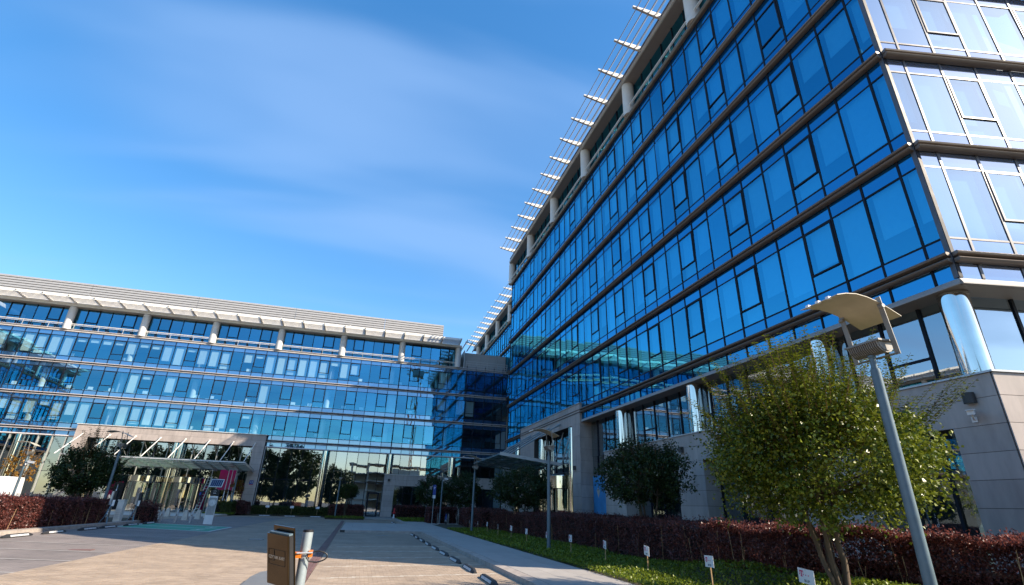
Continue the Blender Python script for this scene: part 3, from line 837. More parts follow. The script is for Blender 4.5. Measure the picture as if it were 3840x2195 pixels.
# round inner columns seen through the glass
cm = MB().lathe([(.34,0),(.34,1)], 16).mesh('inner_column', 'column_paint', True)
for x in [3.2-8.27*k for k in range(-1, 7)]:
    for z0, z1 in LLEV: put('inner_column', cm, Matrix.Translation((x-1.0, 74.2, z0+.1)) @ Matrix.Diagonal((1,1,z1-z0-.8,1)), LB)
# desks and monitors on the office floors
db = MB(); rd = random.Random(8)
for z0, z1 in LLEV:
    x = -45.0
    while x < 10:
        w = rd.uniform(1.3, 1.7); zt = z0+.1+.74
        db.box(x, 73.7, zt, x+w, 74.5, zt+.04); db.box(x+.05, 73.75, z0+.1, x+.1, 74.4, zt); db.box(x+w-.1, 73.75, z0+.1, x+w-.05, 74.4, zt)
        if rd.random() < .7: db.box(x+.3, 74.1, zt+.15, x+.85, 74.14, zt+.5)
        x += w+rd.uniform(.2, 1.6)
tag(db.build('office_desks', 'white', LB), kind='stuff')
eT = [u for u, x in zip(eL, xs) if x < 12.5]
kT = [k for k, x in zip(ks, xs) if x < 12.5]
mT = dict(mL); mT['fascia'] = 'white_metal'
top_storey(LB, FL, eT, LL[-1], mT, lambda i: (kT[i+1] % 3) == 1, cols=[19.2-(3.15+8.27*k) for k in range(1, -6, -1)],
           ribs=[19.2-(11.4-2.745*k) for k in range(0, 22)], nsl=6, hi=2.98)
# end of the top floor and the terrace to its right
MB().box(12.38, 73.25, 20.6, 12.5, 79, 23.5).build('end_wall', 'aluminium', LB)
stn = Many('parapet_panel', LB, 'parapet_field', 300)
FT = Frame((19.2, 74.4), (-1,0), (0,-1))
for k in range(5): stn.add(ubox('screen'), FT.box(k*1.33+.01, (k+1)*1.33-.01, -.1, 0, 20.6, 23.45))
stn.flush()
b = MB()
for z in (21.0, 21.35, 21.7): b.bar((12.6, 72.7, z), (19.1, 72.7, z), .05, .05)
for x in (12.7, 14.3, 15.9, 17.5, 19.0): b.bar((x, 72.7, 20.6), (x, 72.7, 21.75), .05, .05, (1,0,0)); b.bar((x,72.7,21.7),(x,73.4,20.7),.04,.04,(1,0,0))
b.build('terrace_railing', 'aluminium', LB)
b = MB()
for z, yo in ((24.3,0),(24.45,.5),(24.6,1.0),(24.75,1.5)): b.tube([(12.3, 71.5+yo, z), (14.4, 72.5+yo, z-.1)], .035, 5)
for k in range(3): b.bar((12.3+.9*k, 70.6+.8*k, 24.3), (12.3+.9*k, 76, 24.2), .1, .22)
b.build('sun_screen_corner', 'white_metal', LB)
b = MB(); b.box(-90, 73.2, 20.2, 19.1, 90, 20.5); b.box(-90, 79.2, 0, 19.1, 79.5, 24); b.build('roof', 'concrete', LB)
# louvred plant screen on the roof
b = MB(); F = Frame((9.3, 76.2), (-1,0), (0,-1)); z = 23.9
prof = []
n = 12
for i in range(n):
    prof += [(0, z+i*.345), (0, z+i*.345+.07), (.16, z+i*.345+.08), (.12, z+i*.345+.34)]
prof += [(0, z+n*.345), (-.1, z+n*.345), (-.1, z)]
us = [0, 9.1, 22.0, 35.0, 48.0, 80]
for a, c in zip(us[:-1], us[1:]):
    b = MB(); F.extr(b, a+.02, c-.02, prof); b.build('screen_panel', 'screen', LB)
MB().box(9.25, 76.3, 23.9, 9.31, 88, 28.05).build('screen_panel', 'screen', LB)
b = MB()
for x in (-38.6, -4.7, -14.4): b.bar((x, 75.9, 25.9), (x, 75.9, 26.25), .07, .07, (1,0,0)); b.bar((x-.3, 75.8, 26.05), (x, 75.9, 26.2), .05, .05)
b.build('roof_fitting', 'white', LB)
# ground floors
sp = Many('spandrel_panel', LB, 'spandrel_field', 300)
for i in range(len(eL)-1): sp.add(upane('spandrel_left','spandrel_panel'), FL.pane(eL[i]+.035, 7.98, eL[i+1]-eL[i]-.07, .48, 0, .003))
sp.flush()
for x0, x1 in ((-48, -33.05), (-12.4, 19.2)):
    MB().tube([(x0, 72.78, 7.92), (x1, 72.78, 7.92)], .085, 10).build('cover_tube', 'fin_left', LB, True)
gal = Many('pane', LB, 'pane_field', 300); gml = Many('mullion', LB, 'mullion_field', 300)
FLg = Frame((19.2, 72.95), (-1,0), (0,-1))
def lobby_run(xa, xb, zs, mat, frame='mullion', mw=.06, wd=.05):
    """glazing between x positions of the facade grid, stacked at heights zs"""
    ee = [u for u, x in zip(eL, xs) if xb+.01 < x < xa-.01]; ee = [19.2-xa]+ee+[19.2-xb]
    for a, c in zip(ee[:-1], ee[1:]):
        for z0, z1 in zip(zs[:-1], zs[1:]): gal.add(upane(mat), FLg.pane(a+.03, z0+.03, c-a-.06, z1-z0-.06, 0, .0009))
    for u in ee: gml.add(ubox(frame), FLg.box(u-mw/2, u+mw/2, -.1, wd, zs[0], zs[-1]))
    for z in zs[1:-1]: gml.add(ubox('mullion'), FLg.box(ee[0], ee[-1], -.05, .03, z-.03, z+.03))
lobby_run(2.75, -12.3, [.15, 4.15, 7.84], 'glass_lobby')
lobby_run(18.9, 2.9, [5.33, 7.84], 'glass_lobby')
lobby_run(-33.1, -46, [.15, 4.0, 7.84], 'glass_lobby', 'mullion_light', .10, .16)
gal.flush(); gml.flush()
for x, z0, r in ((-4.95, .12, .46), (3.3, 5.34, .40), (11.65, 5.34, .42), (-38.3, .12, .42)): chrome_column(LB, x, 72.55, z0, 7.84, r)
# framed glass door beside the stone pier
b = MB()
for x0, x1, z0, z1 in ((.95,1.12,.14,3.02),(2.2,2.37,.14,3.02),(1.12,2.2,2.86,3.02),(1.12,2.2,.14,.3)): b.box(x0, 72.72, z0, x1, 72.84, z1)
dr = b.build('door', 'mullion', LB)
put('door_pane', upane('glass_lobby'), Frame((1.12,72.78),(1,0),(0,-1)).pane(0,.3,1.08,2.56), dr)
# stone base on the right
FS2 = Frame((19.2, 72.3), (-1,0), (0,-1)); U = lambda x: 19.2-x
P = grid(U(18.9), U(2.78), 4.62, 5.27, 1.45, .65)+grid(U(18.9), U(2.78), 3.92, 4.62, 1.45, .7)+grid(U(4.2), U(2.78), .15, 3.92, 1.45, .63)+grid(U(15.2), U(12.2), .15, 3.92, 1.45, .63)+grid(U(9.3), U(8.0), .15, 3.92, 1.3, .63)
stone(LB, FS2, P)
b = MB(); b.box(2.82, 72.33, 3.93, 18.9, 73.3, 5.26)
for x0, x1 in ((2.82,4.18),(12.22,15.18),(8.02,9.28)): b.box(x0, 72.33, .1, x1, 73.3, 3.93)
b.build('stone_backing', 'stone_gap', LB)
MB().box(2.72, 72.24, 5.27, 19.0, 73.3, 5.32).build('coping', 'aluminium', LB)
gal = Many('pane', LB, 'pane_field', 300); gml = Many('mullion', LB, 'mullion_field', 300)
FLi = Frame((19.2, 73.25), (-1,0), (0,-1))
for xa, xb, n in ((8.0, 4.2, 3), (12.2, 9.3, 2), (18.9, 15.2, 3)):
    for i in range(n):
        a, c = U(xa)+(xa-xb)*i/n, U(xa)+(xa-xb)*(i+1)/n
        gal.add(upane('glass_lobby'), FLi.pane(a+.04, .15, c-a-.08, 2.85, 0, .003)); gal.add(upane('glass_lobby'), FLi.pane(a+.04, 3.05, c-a-.08, .85, 0, .003))
        gml.add(ubox('mullion'), FLi.box(a-.05, a+.05, -.08, .06, .1, 3.92))
    gml.add(ubox('mullion'), FLi.box(U(xa), U(xb), -.06, .05, 3.0, 3.05))
gal.flush(); gml.flush()
# stone portal of the main entrance
FQ2 = Frame((-12.4, 72.2), (-1,0), (0,-1))
P = grid(0, 20.6, 7.84, 9.27, 1.72, .72)+grid(0, 1.3, .15, 7.84, 1.3, .7)+grid(19.2, 20.6, .15, 7.84, 1.4, .7)
stone(LB, FQ2, P)
b = MB(); b.box(-33.0, 72.23, 7.85, -12.42, 73.3, 9.26); b.box(-13.68, 72.23, .1, -12.42, 73.3, 7.85); b.box(-33.0, 72.23, .1, -31.62, 73.3, 7.85); b.build('portal_backing', 'stone_gap', LB)
MB().box(-33.08, 72.1, 9.27, -12.34, 73.3, 9.33).build('coping', 'white_metal', LB)
MB().tube([(-12.32, 72.5, .15), (-12.32, 72.5, 7.84)], .06, 8).build('corner_tube', 'aluminium', LB)
gal = Many('pane', LB, 'pane_field', 300); gml = Many('mullion', LB, 'mullion_field', 300)
FLp = Frame((-13.7, 73.3), (-1,0), (0,-1))
n = 13; wv = 17.9/n
for i in range(n):
    for z0, z1 in ((5.0, 7.82), (3.95, 4.95), (.2, 3.9)):
        if z0 < 1 and 3.0 < i*wv < 13.0: continue
        gal.add(upane('glass_lobby'), FLp.pane(i*wv+.04, z0, wv-.08, z1-z0, 0, .003))
    gml.add(ubox('mullion_light' if i % 2 else 'mullion'), FLp.box(i*wv-.04, i*wv+.04, -.1, .06, .15, 7.84))
for z in (3.92, 4.97): gml.add(ubox('mullion'), FLp.box(0, 17.9, -.06, .06, z-.04, z+.04))
gal.flush(); gml.flush()
for x, r in ((-22.35, .40), (-21.75, .26), (-30.3, .4)): chrome_column(LB, x, 72.75, .15, 7.84, r)
b = MB()
for i in range(14): b.bar((-14.2-1.3*i, 73.9, 4.9), (-14.2-1.3*i+.5*(1 if i%2 else -1), 73.7, 7.8), .05, .05)
b.build('glass_brace', 'aluminium', LB)
# canopy of the main entrance: steel ribs, glass, tie rods
b = MB()
for k in range(14):
    x = -13.0-1.37*k
    F = Frame((x, 72.1), (1,0), (0,-1)); F.extr(b, -.03, .03, [(0,4.72),(5.9,5.36),(6.05,5.5),(5.9,5.54),(0,5.02)])
    if k == 0: pass
ribs_can = b
for k in range(14):
    x = -13.0-1.37*k; b = MB(); F = Frame((x, 72.1), (1,0), (0,-1)); F.extr(b, -.035, .035, [(0,4.72),(5.9,5.34),(6.05,5.5),(5.9,5.54),(0,5.02)]); b.build('canopy_rib', 'aluminium', LB)
b = MB()
for w, z in ((0.1,4.98),(1.2,5.06),(2.4,5.15),(3.6,5.26),(4.8,5.38),(5.95,5.52)): b.bar((-12.95, 72.1-w, z), (-30.9, 72.1-w, z), .09, .12)
b.build('canopy_purlin', 'aluminium', LB)
gcan = Many('canopy_pane', LB, 'canopy_field', 300)
gcm = MB().box(0,0,0,1,1,.015).mesh('canopy_pane', 'glass_canopy')
for k in range(13):
    for j in range(3):
        a = math.atan2(.53, 5.9); w0 = j*1.98+.03
        gcan.add(gcm, Matrix.Translation((-13.0-1.37*(k+1)+.04, 72.1-w0-1.92, 5.10+(w0+1.92)*math.tan(a))) @ Matrix.Rotation(-a, 4, 'X') @ Matrix.Diagonal((1.29,1.93,1,1)))
gcan.flush()
for x in (-13.5,-16.0,-18.7,-21.35,-24.05,-26.7,-29.35,-32.1):
    b = MB(); b.tube([(x, 72.15, 8.27), (x+.25*0, 67.6, 5.62)], .055, 8); b.tube([(x,72.12,8.25),(x,71.8,8.1)], .085, 8); b.build('tie_rod', 'white_metal', LB, True)
# revolving doors with polished drums
for x in (-24.1, -19.8):
    rv = MB().lathe([(1.78,3.22),(1.82,3.26),(1.82,3.84),(1.78,3.88)], 32, (x, 71.6, 0)).build('revolving_door', 'chrome', LB, True)
    g = MB()
    for t0 in (-2.55, -.55, .9, 1.9):
        a0 = t0
        pts = [(x+1.74*math.cos(a0+i*.16), 71.6+1.74*math.sin(a0+i*.16)) for i in range(8)]
        for p, q in zip(pts[:-1], pts[1:]): g.add([(p[0],p[1],.2),(q[0],q[1],.2),(q[0],q[1],3.2),(p[0],p[1],3.2)], [(0,1,2,3)])
    g.build('door_glass', 'glass_lobby', rv)
    p_ = MB()
    for t in (-2.55, -1.43, -.55, .57, 1.4, 2.6): p_.bar((x+1.76*math.cos(t),71.6+1.76*math.sin(t),.15),(x+1.76*math.cos(t),71.6+1.76*math.sin(t),3.22),.09,.09,(1,0,0))
    p_.build('door_post', 'chrome', rv)
    w_ = MB()
    for t in (.5, 2.07, 3.64, 5.21): w_.bar((x,71.6,.3),(x,71.6,.35),.05,.05,(1,0,0)); w_.bar((x,71.6,1.2),(x+1.6*math.cos(t),71.6+1.6*math.sin(t),1.2),.04,.05); w_.bar((x+1.6*math.cos(t),71.6+1.6*math.sin(t),.2),(x+1.6*math.cos(t),71.6+1.6*math.sin(t),3.2),.04,.05,(1,0,0))
    w_.build('door_wing', 'chrome', rv)
MB().box(-27.6, 72.8, .2, -26.6, 72.95, 3.1).build('side_door', 'mullion', LB)
# shop interior behind the lobby glass
b = MB(); b.box(-46, 78.0, .1, 19, 78.2, 7.9); b.build('lobby_wall', 'interior_dark', LB)
b = MB(); b.box(-46, 73.4, .05, 19, 79, .14); b.build('lobby_floor', 'concrete', LB)
b = MB(); b.box(-46, 73.4, 7.86, 19, 79, 7.95); b.build('lobby_ceiling', 'interior', LB)
for x0, x1, z0, z1, y in ((-44,-42.6,.2,3.2,75.5),(-41,-40.2,.2,3.2,75.5),(-44,-40.2,3.0,3.6,75.5),(-37,-35.5,.8,2.0,75),(-29.5,-27.8,.2,3.2,75.5),(-23.8,-22.7,.2,3.1,76),(-19.5,-18.6,.3,3.1,76),(-16.0,-14.0,.2,3.6,74.5)):
    MB().box(x0, y, z0, x1, y+.12, z1).build('display_wall', 'magenta', LB)
MB().box(-16.85, 72.9, 2.65, -15.05, 73.0, 5.0).build('wall_banner', 'magenta', LB)
np_ = MB().box(-13.23, 72.13, 3.40, -12.78, 72.165, 3.86).build('number_plate', 'blue_sign', LB)
put('number', text_mesh('12', .34, 'white', .004), Matrix.Translation((-13.0, 72.12, 3.63)) @ Matrix.Rotation(PI/2, 4, 'X'), np_)
MB().box(-13.23, 72.135, 3.34, -12.78, 72.165, 3.40).build('plate_edge', 'red', np_)
# part of the block that runs on beyond the picture, and the wing opposite: both show in the mirror glass
FLx = Frame((-47.6, 72.9), (-1,0), (0,-1))
rb = random.Random(31)
facade(LB, FLx, [1.377*k for k in range(34)], LLEV, mL, lambda k: k % 3 == 1, lambda k, li: rb.choice([0,.5,.8,.95]), lim=0, fin=finL, zlow=7.95, mw=.065)
top_storey(LB, FLx, [1.377*k for k in range(34)], LL[-1], mT, lambda i: False, lim=0, cols=[4+8.27*k for k in range(5)], ribs=[1+2.75*k for k in range(16)])
b = MB(); FLx.solid(b, 0, 46, -1, -.05, 0, 7.95); b.build('ground_floor', 'stone', LB)
WB = thing('office_building', 'glass wing opposite the tall block seen mirrored in the left facade', 'building', (-58, 50, 0))
FW = Frame((-58, 26), (0,1), (1,0))
facade(WB, FW, [1.377*k for k in range(34)], LLEV, mR, lambda k: k % 3 == 1, lambda k, li: rb.choice([0,.5,.8,.95]), lim=0, fin=finR, zlow=7.95, mw=.08, interior=False)
top_storey(WB, FW, [1.377*k for k in range(34)], LL[-1], mR, lambda i: False, lim=0, cols=[4+8.27*k for k in range(5)], ribs=[1+2.75*k for k in range(16)])
b = MB(); FW.solid(b, 0, 46.8, -14, -.4, 0, 20.5); b.build('core', 'interior_dark', WB)
# ------------------------------------------------------------------ right portal: canopy, door, lamps
MB().lathe([(2.1,3.25),(2.15,3.3),(2.15,4.25),(2.1,4.3)], 32, (16.9, 42.6, 0)).build('revolving_door', 'chrome', RB, True)
p_ = MB()
for t in (1.9, 2.5, 3.1, 3.7, 4.3): p_.bar((16.9+2.05*math.cos(t),42.6+2.05*math.sin(t),.1),(16.9+2.05*math.cos(t),42.6+2.05*math.sin(t),3.25),.1,.1,(1,0,0))
p_.build('door_post', 'chrome', RB)
MB().lathe([(2.0,.1),(2.0,3.25)], 24, (16.9,42.6,0)).build('door_glass', 'glass_lobby', RB, True)
def rcan(w): return 4.98+w*.115
b = MB()
for y in (40.2, 42.3, 44.4, 46.5, 48.6, 50.6): b.bar((15.28, y, rcan(0)), (10.2, y, rcan(5.08)), .05, .14)
for w in (.1, 1.3, 2.5, 3.7, 4.95): b.bar((15.3-w, 40.2, rcan(w)+.1), (15.3-w, 50.6, rcan(w)+.1), .06, .10)
b.build('canopy_frame', 'pole_grey', RB)
b = MB(); b.bar((15.28, 40.12, rcan(0)+.05), (10.15, 40.12, rcan(5.1)+.05), .05, .24); b.build('edge_beam', 'aluminium', RB)
gcan = Many('canopy_pane', RB, 'canopy_field', 300)
for k in range(5):
    for j in range(4):
        a = math.atan(.115); w0 = j*1.24+.03
        gcan.add(gcm, Matrix.Translation((15.3-w0-1.18, 40.25+2.08*k, rcan(w0+1.18)+.16)) @ Matrix.Rotation(a, 4, 'Y') @ Matrix.Diagonal((1.18,2.0,1,1)))
gcan.flush()
for y in (40.3, 43.0, 45.7, 48.4):
    b = MB(); b.tube([(15.2, y, 8.2), (11.0, y, rcan(4.3)+.12)], .06, 8); b.tube([(15.25,y,8.22),(14.9,y,8.0)], .09, 8); b.build('tie_rod', 'pole_light', RB, True)
b = MB()
for y in (38.8, 39.6, 41.4): b.tube([(16.0, y, 7.8), (15.6, y+1.2, 5.2)], .05, 6)
b.build('glass_brace', 'aluminium', RB)
MB().box(16.16, 33.8, .1, 16.2, 36.0, 4.0).build('window_poster', 'poster_blue', RB)
stars = MB(); stars.add([(16.14,35.4,3.0),(16.14,35.1,3.25),(16.14,35.0,3.0),(16.14,34.8,3.1),(16.14,35.0,2.75),(16.14,35.1,2.5)], [(0,1,2,3,4,5)])
stars.build('poster_emblem', 'paver_line', RB)
# ------------------------------------------------------------------ plants
def stem(b, p0, p1, r0, r1, n=6, wob=.08, seg=4, rnd=random):
    p0, p1 = Vector(p0), Vector(p1); L = (p1-p0).length; pts = []; rs = []
    for i in range(seg+1):
        t = i/seg; p = p0.lerp(p1, t)
        if 0 < i < seg: p += Vector((rnd.uniform(-1,1), rnd.uniform(-1,1), rnd.uniform(-.4,.4)))*wob*L*.5
        pts.append(p); rs.append(r0+(r1-r0)*t)
    b.tube(pts, rs, n); return pts[-1]
def clipped_tree(label, x, y, z0, zc0, zc1, R, leaves, leaf, mat, shoots=40, shoot_len=.8, stems=5, group=None, ttip=None, seed=1, lean=(0,0), name='maple_tree', wide=1.0, trunks=None, sbase=.86):
    rnd = random.Random(seed); g = np.random.default_rng(seed)
    t = thing(name, label, 'tree', (x, y, z0), 0, group)
    b = MB(); H = zc1-zc0; cz = (zc0+zc1)/2
    for dx, dy, r in (trunks or ()):
        f_ = stem(b, (x+dx*.06, y+dy*.06, z0-.1), (x+dx, y+dy, zc0+.2*H), r, r*.7, 9, .07, 7, rnd)
        for j in range(6):
            aa = rnd.uniform(0, 2*PI); rr_ = rnd.uniform(.4,.8)*R
            stem(b, f_, (x+rr_*math.cos(aa), y+rr_*math.sin(aa), cz+rnd.uniform(-.2,.4)*H), r*.5, r*.12, 5, .12, 4, rnd)
    for i in range(0 if trunks else stems):
        a = 2*PI*i/stems+rnd.uniform(-.5,.5); q = rnd.uniform(.05,.13)*R
        base = Vector((x+q*.8*math.cos(a), y+q*.8*math.sin(a), z0-.05))
        sp = rnd.uniform(.12,.5)*R
        fork = Vector((x+sp*math.cos(a)+lean[0], y+sp*math.sin(a)+lean[1], zc0+.15*H))
        r = rnd.uniform(.035,.06)*(R/2)**.5*1.15
        stem(b, base, fork, r, r*.7, 8, .06, 6, rnd)
        for j in range(5):
            aa = a+rnd.uniform(-1.1,1.1); rr_ = rnd.uniform(.45,.85)*R
            stem(b, fork, (x+rr_*math.cos(aa), y+rr_*math.sin(aa), cz+rnd.uniform(-.25,.42)*H), r*.55, r*.15, 5, .12, 4, rnd)
    b.build('trunk', 'bark', t, True)
    # crown: leaf sprays set through an uneven rounded volume
    ns = max(60, leaves//22)
    d = rdirs(ns); rad_ = g.uniform(.35, 1.0, (ns,1))**.45
    lump = 1+.16*np.sin(d[:,:1]*5+seed)+.14*np.cos(d[:,1:2]*6+d[:,2:]*4+seed*2)
    cc = d*rad_*lump*np.array([R*wide, R, H/2])
    cc[:,2] = np.maximum(cc[:,2], -H/2*.86+g.uniform(0,.2,ns))
    sdir = cc/np.maximum(np.linalg.norm(cc,axis=1,keepdims=True),.01)+np.array([0,0,.55])+g.normal(0,.45,(ns,3))
    sdir /= np.linalg.norm(sdir,axis=1,keepdims=True)
    k = leaves//ns
    tt = g.uniform(0,1,(ns,k,1)); ln = R*.30
    P = (cc[:,None,:]+sdir[:,None,:]*tt*ln+g.normal(0,.045*R,(ns,k,3))).reshape(-1,3)+np.array([x,y,cz])
    D = (sdir[:,None,:]*.5+g.normal(0,.8,(ns,k,3))).reshape(-1,3); D[:,2] -= .25
    Nn = g.normal(0,.6,P.shape)+np.array([0,0,.8])
    soup('crown', P, D, Nn, leaf*g.uniform(.7,1.25,len(P)), leaf*g.uniform(.55,.95,len(P)), mat, t)
    # upright shoots above and around the clipped ball
    if shoots:
        tb = MB(); Ps, Ds, Ns = [], [], []
        for i in range(shoots):
            a = rnd.uniform(0,2*PI); e = rnd.uniform(-.05,1.0)**1.0*PI/2 if rnd.random() < .75 else rnd.uniform(.5,1.4)
            s = Vector((math.cos(a)*math.cos(e)*R*wide*sbase, math.sin(a)*math.cos(e)*R*sbase, math.sin(e)*H/2*sbase))+Vector((x,y,cz))
            dv = Vector((math.cos(a)*math.cos(e)*.75, math.sin(a)*math.cos(e)*.75, .55+math.sin(e)*.7)).normalized()
            L = shoot_len*rnd.uniform(.4,1.15)
            bend = Vector((rnd.uniform(-.12,.12), rnd.uniform(-.12,.12), .10))
            pts = [s+dv*L*q+bend*L*q*q for q in (0,.33,.66,1)]
            tb.tube(pts, [.008*leaf/.07,.006*leaf/.07,.004*leaf/.07,.002], 4)
            m = int(L/(.055*leaf/.07))
            for q in range(m):
                f = q/m; p = s+dv*L*f+bend*L*f*f
                for sgn in (0,1,2):
                    aa = q*1.57+sgn*2.1+rnd.uniform(-.4,.4)
                    Ps.append(p+Vector((math.cos(aa),math.sin(aa),.1))*.012); Ds.append((math.cos(aa),math.sin(aa),rnd.uniform(-.1,.5))); Ns.append((rnd.uniform(-.3,.3),rnd.uniform(-.3,.3),1))
        tag(tb.build('twigs', 'twig', t), kind='stuff')
        f = g.uniform(.55,1.15,len(Ps))
        soup('shoots', np.array([tuple(p) for p in Ps]), np.array(Ds), np.array(Ns), leaf*f, leaf*.7*f, ttip or mat, t)
    return t
MT = 'round clipped maple trees in the planting beds'
clipped_tree('large sunlit bushy maple with upright shoots beside the nearest street lamp', 8.65, 8.5, .2, 1.72, 3.75, 1.80, 34000, .070, 'leaf_green', 400, 1.65, 6, MT, seed=3, sbase=.66, trunks=[(.05,.10,.075),(.14,-.05,.065),(-.55,.1,.048),(-.42,-.25,.042),(-.28,.35,.036)])
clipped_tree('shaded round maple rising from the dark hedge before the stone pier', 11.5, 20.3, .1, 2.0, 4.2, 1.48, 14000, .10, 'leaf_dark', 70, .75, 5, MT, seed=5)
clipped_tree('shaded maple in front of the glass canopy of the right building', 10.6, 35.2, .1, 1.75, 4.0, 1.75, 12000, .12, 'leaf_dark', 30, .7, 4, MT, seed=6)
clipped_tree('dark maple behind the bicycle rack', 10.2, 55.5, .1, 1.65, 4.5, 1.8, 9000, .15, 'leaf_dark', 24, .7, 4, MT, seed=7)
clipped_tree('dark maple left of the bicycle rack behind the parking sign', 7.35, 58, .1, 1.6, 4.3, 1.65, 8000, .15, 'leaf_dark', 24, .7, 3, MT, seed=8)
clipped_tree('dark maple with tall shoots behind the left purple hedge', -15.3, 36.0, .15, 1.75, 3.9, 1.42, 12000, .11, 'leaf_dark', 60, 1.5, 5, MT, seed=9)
clipped_tree('low ball shaped tree on thin stems in front of the lobby glass', -1.4, 66.2, .12, 2.15, 3.6, .88, 4500, .12, 'leaf_box', 0, 0, 6, seed=10, name='ball_tree')
clipped_tree('young rusty brown tree beside the blue number plate', -14.0, 69.3, .12, 2.0, 3.6, .8, 500, .16, 'leaf_autumn', 8, .5, 2, seed=12, name='young_tree')
clipped_tree('young orange tree behind the left hedge next to the lamp with camera', -26.4, 52, .15, 2.6, 4.6, 1.0, 420, .2, 'leaf_autumn', 10, .7, 2, seed=13, name='young_tree')
clipped_tree('yellow green tree leaning in at the left edge of the picture', -24.6, 38.5, .15, 2.6, 6.4, 1.7, 3000, .13, 'leaf_green', 40, 1.1, 4, seed=14)

def hedge(label, poly, z0, z1, dens, leaf, mat, seed, group=None, stems=0, jag=.05, inset=.14, sh=.0):
    """clipped hedge: footprint polygon (counter-clockwise), leaves over top and sides, solid near-black core that keeps it opaque"""
    g = np.random.default_rng(seed); rnd = random.Random(seed)
    cx = sum(p[0] for p in poly)/len(poly); cy = sum(p[1] for p in poly)/len(poly)
    t = thing('hedge', label, 'hedge', (cx, cy, z0), 0, group)
    core = []
    n = len(poly)
    for i in range(n):
        a, b_, c = Vector(poly[i-1]), Vector(poly[i]), Vector(poly[(i+1)%n])
        n1 = Vector((-(b_-a).y, (b_-a).x)).normalized(); n2 = Vector((-(c-b_).y, (c-b_).x)).normalized()
        m = (n1+n2).normalized(); m = m/max(.5, m.dot(n1)); core.append(tuple(b_+m*inset))
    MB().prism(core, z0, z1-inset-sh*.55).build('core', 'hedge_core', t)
    Ps, Nr = [], []
    for i in range(n):
        a, c = np.array(poly[i]), np.array(poly[(i+1)%n]); L = np.linalg.norm(c-a); e = (c-a)/L; nrm = np.array([e[1], -e[0]])
        mid = (a+c)/2
        if nrm @ (-mid) < 0 and (mid @ mid) > 4: k = int(L*(z1-z0)*dens*.15)      # sides that face away
        else: k = int(L*(z1-z0)*dens)
        u = g.uniform(0,L,k); z = z0+(z1-z0)*g.uniform(0.02,1,k)
        bulge = jag*np.sin(u*2.1+seed)+jag*.7*np.sin(u*5.3+z*4)
        dp = -np.abs(g.normal(0,.07,k))+bulge+.01
        if sh: dp = dp-sh*(1-np.sqrt(np.clip(1-((z-(z1-sh))/sh).clip(0,1)**2,0,1)))
        p = a[None,:]+e[None,:]*u[:,None]+nrm[None,:]*dp[:,None]
        Ps.append(np.column_stack([p,z])); Nr.append(np.tile([nrm[0],nrm[1],.35],(k,1)))
    xs_ = [p[0] for p in poly]; ys_ = [p[1] for p in poly]
    k = int((max(xs_)-min(xs_))*(max(ys_)-min(ys_))*dens*.9)
    q = np.column_stack([g.uniform(min(xs_),max(xs_),k), g.uniform(min(ys_),max(ys_),k)])
    ok = np.ones(k,bool)
    for i in range(n):
        a, c = np.array(poly[i]), np.array(poly[(i+1)%n]); e = c-a
        ok &= (e[0]*(q[:,1]-a[1])-e[1]*(q[:,0]-a[0])) > -.02
    q = q[ok]; k = len(q)
    z = z1-np.abs(g.normal(0,.06,k))+jag*1.3*np.sin(q[:,0]*3.1+seed)*np.cos(q[:,1]*2.7)+np.where(g.random(k)<.06,g.uniform(0,.16,k),0)
    Ps.append(np.column_stack([q,z])); Nr.append(np.tile([0,0,1.],(k,1)))
    P = np.concatenate(Ps); Nn = np.concatenate(Nr)
    D = Nn*.5+g.normal(0,.7,P.shape)+np.array([0,0,.25])
    soup('foliage', P, D, Nn+g.normal(0,.55,P.shape), leaf*g.uniform(.65,1.3,len(P)), leaf*g.uniform(.4,.75,len(P)), mat, t)
    if stems:
        b = MB()
        for i in range(stems):
            j = rnd.randrange(n); a, c = Vector(poly[j]), Vector(poly[(j+1)%n]); e = (c-a).normalized(); nrm = Vector((e.y,-e.x))
            if nrm.dot(-(a+c)/2) < 0: continue
            p = a.lerp(c, rnd.random())+nrm*rnd.uniform(-.02,.05)
            h = rnd.uniform(.35,.95)*(z1-z0)
            b.tube([(p.x,p.y,z0+rnd.uniform(0,.2)),(p.x+e.x*rnd.uniform(-.15,.15),p.y+e.y*rnd.uniform(-.15,.15),z0+h)], .006, 4)
        tag(b.build('twigs', 'wood', t), kind='stuff')
    return t
HG = 'purple leaved clipped hedges'
hedge('sunlit purple hedge behind the big maple and the nearest lamp', [(9.35,13.5),(9.55,10.6),(10.5,8.7),(11.9,9.6),(11.7,11.3),(11.3,13.7)], .3, 1.44, 3300, .056, 'leaf_purple', 1, HG, 60, jag=.08, inset=.3, sh=.55)
hedge('sunlit purple hedge at the lower right before the stone corner', [(10.5,8.7),(11.6,7.2),(14.9,5.6),(15.6,6.6),(13.4,8.6),(11.9,9.6)], .2, 1.38, 3300, .056, 'leaf_purple', 2, HG, 60, jag=.08, inset=.3, sh=.55)
hedge('long dark purple hedge in shade behind the row of small signs', [(9.9,40.5),(9.4,39.5),(10.1,28.5),(9.9,20.0),(9.35,13.5),(11.3,13.7),(12.2,30),(11.2,40.5)], .1, 1.46, 1100, .07, 'leaf_purple', 3, HG, 60)
hedge('purple hedge on the left behind the kerb, half in sun', [(-13.0,34.6),(-14.6,34.6),(-14.9,8.0),(-12.95,8.0)], .1, 1.46, 1100, .07, 'leaf_purple', 4, HG, 110)
hedge('dark purple hedge block left of the glass door across the plaza', [(-3.25,66.3),(.62,66.3),(.62,69.2),(-3.25,69.2)], .1, 1.36, 500, .12, 'leaf_purple', 5, HG)
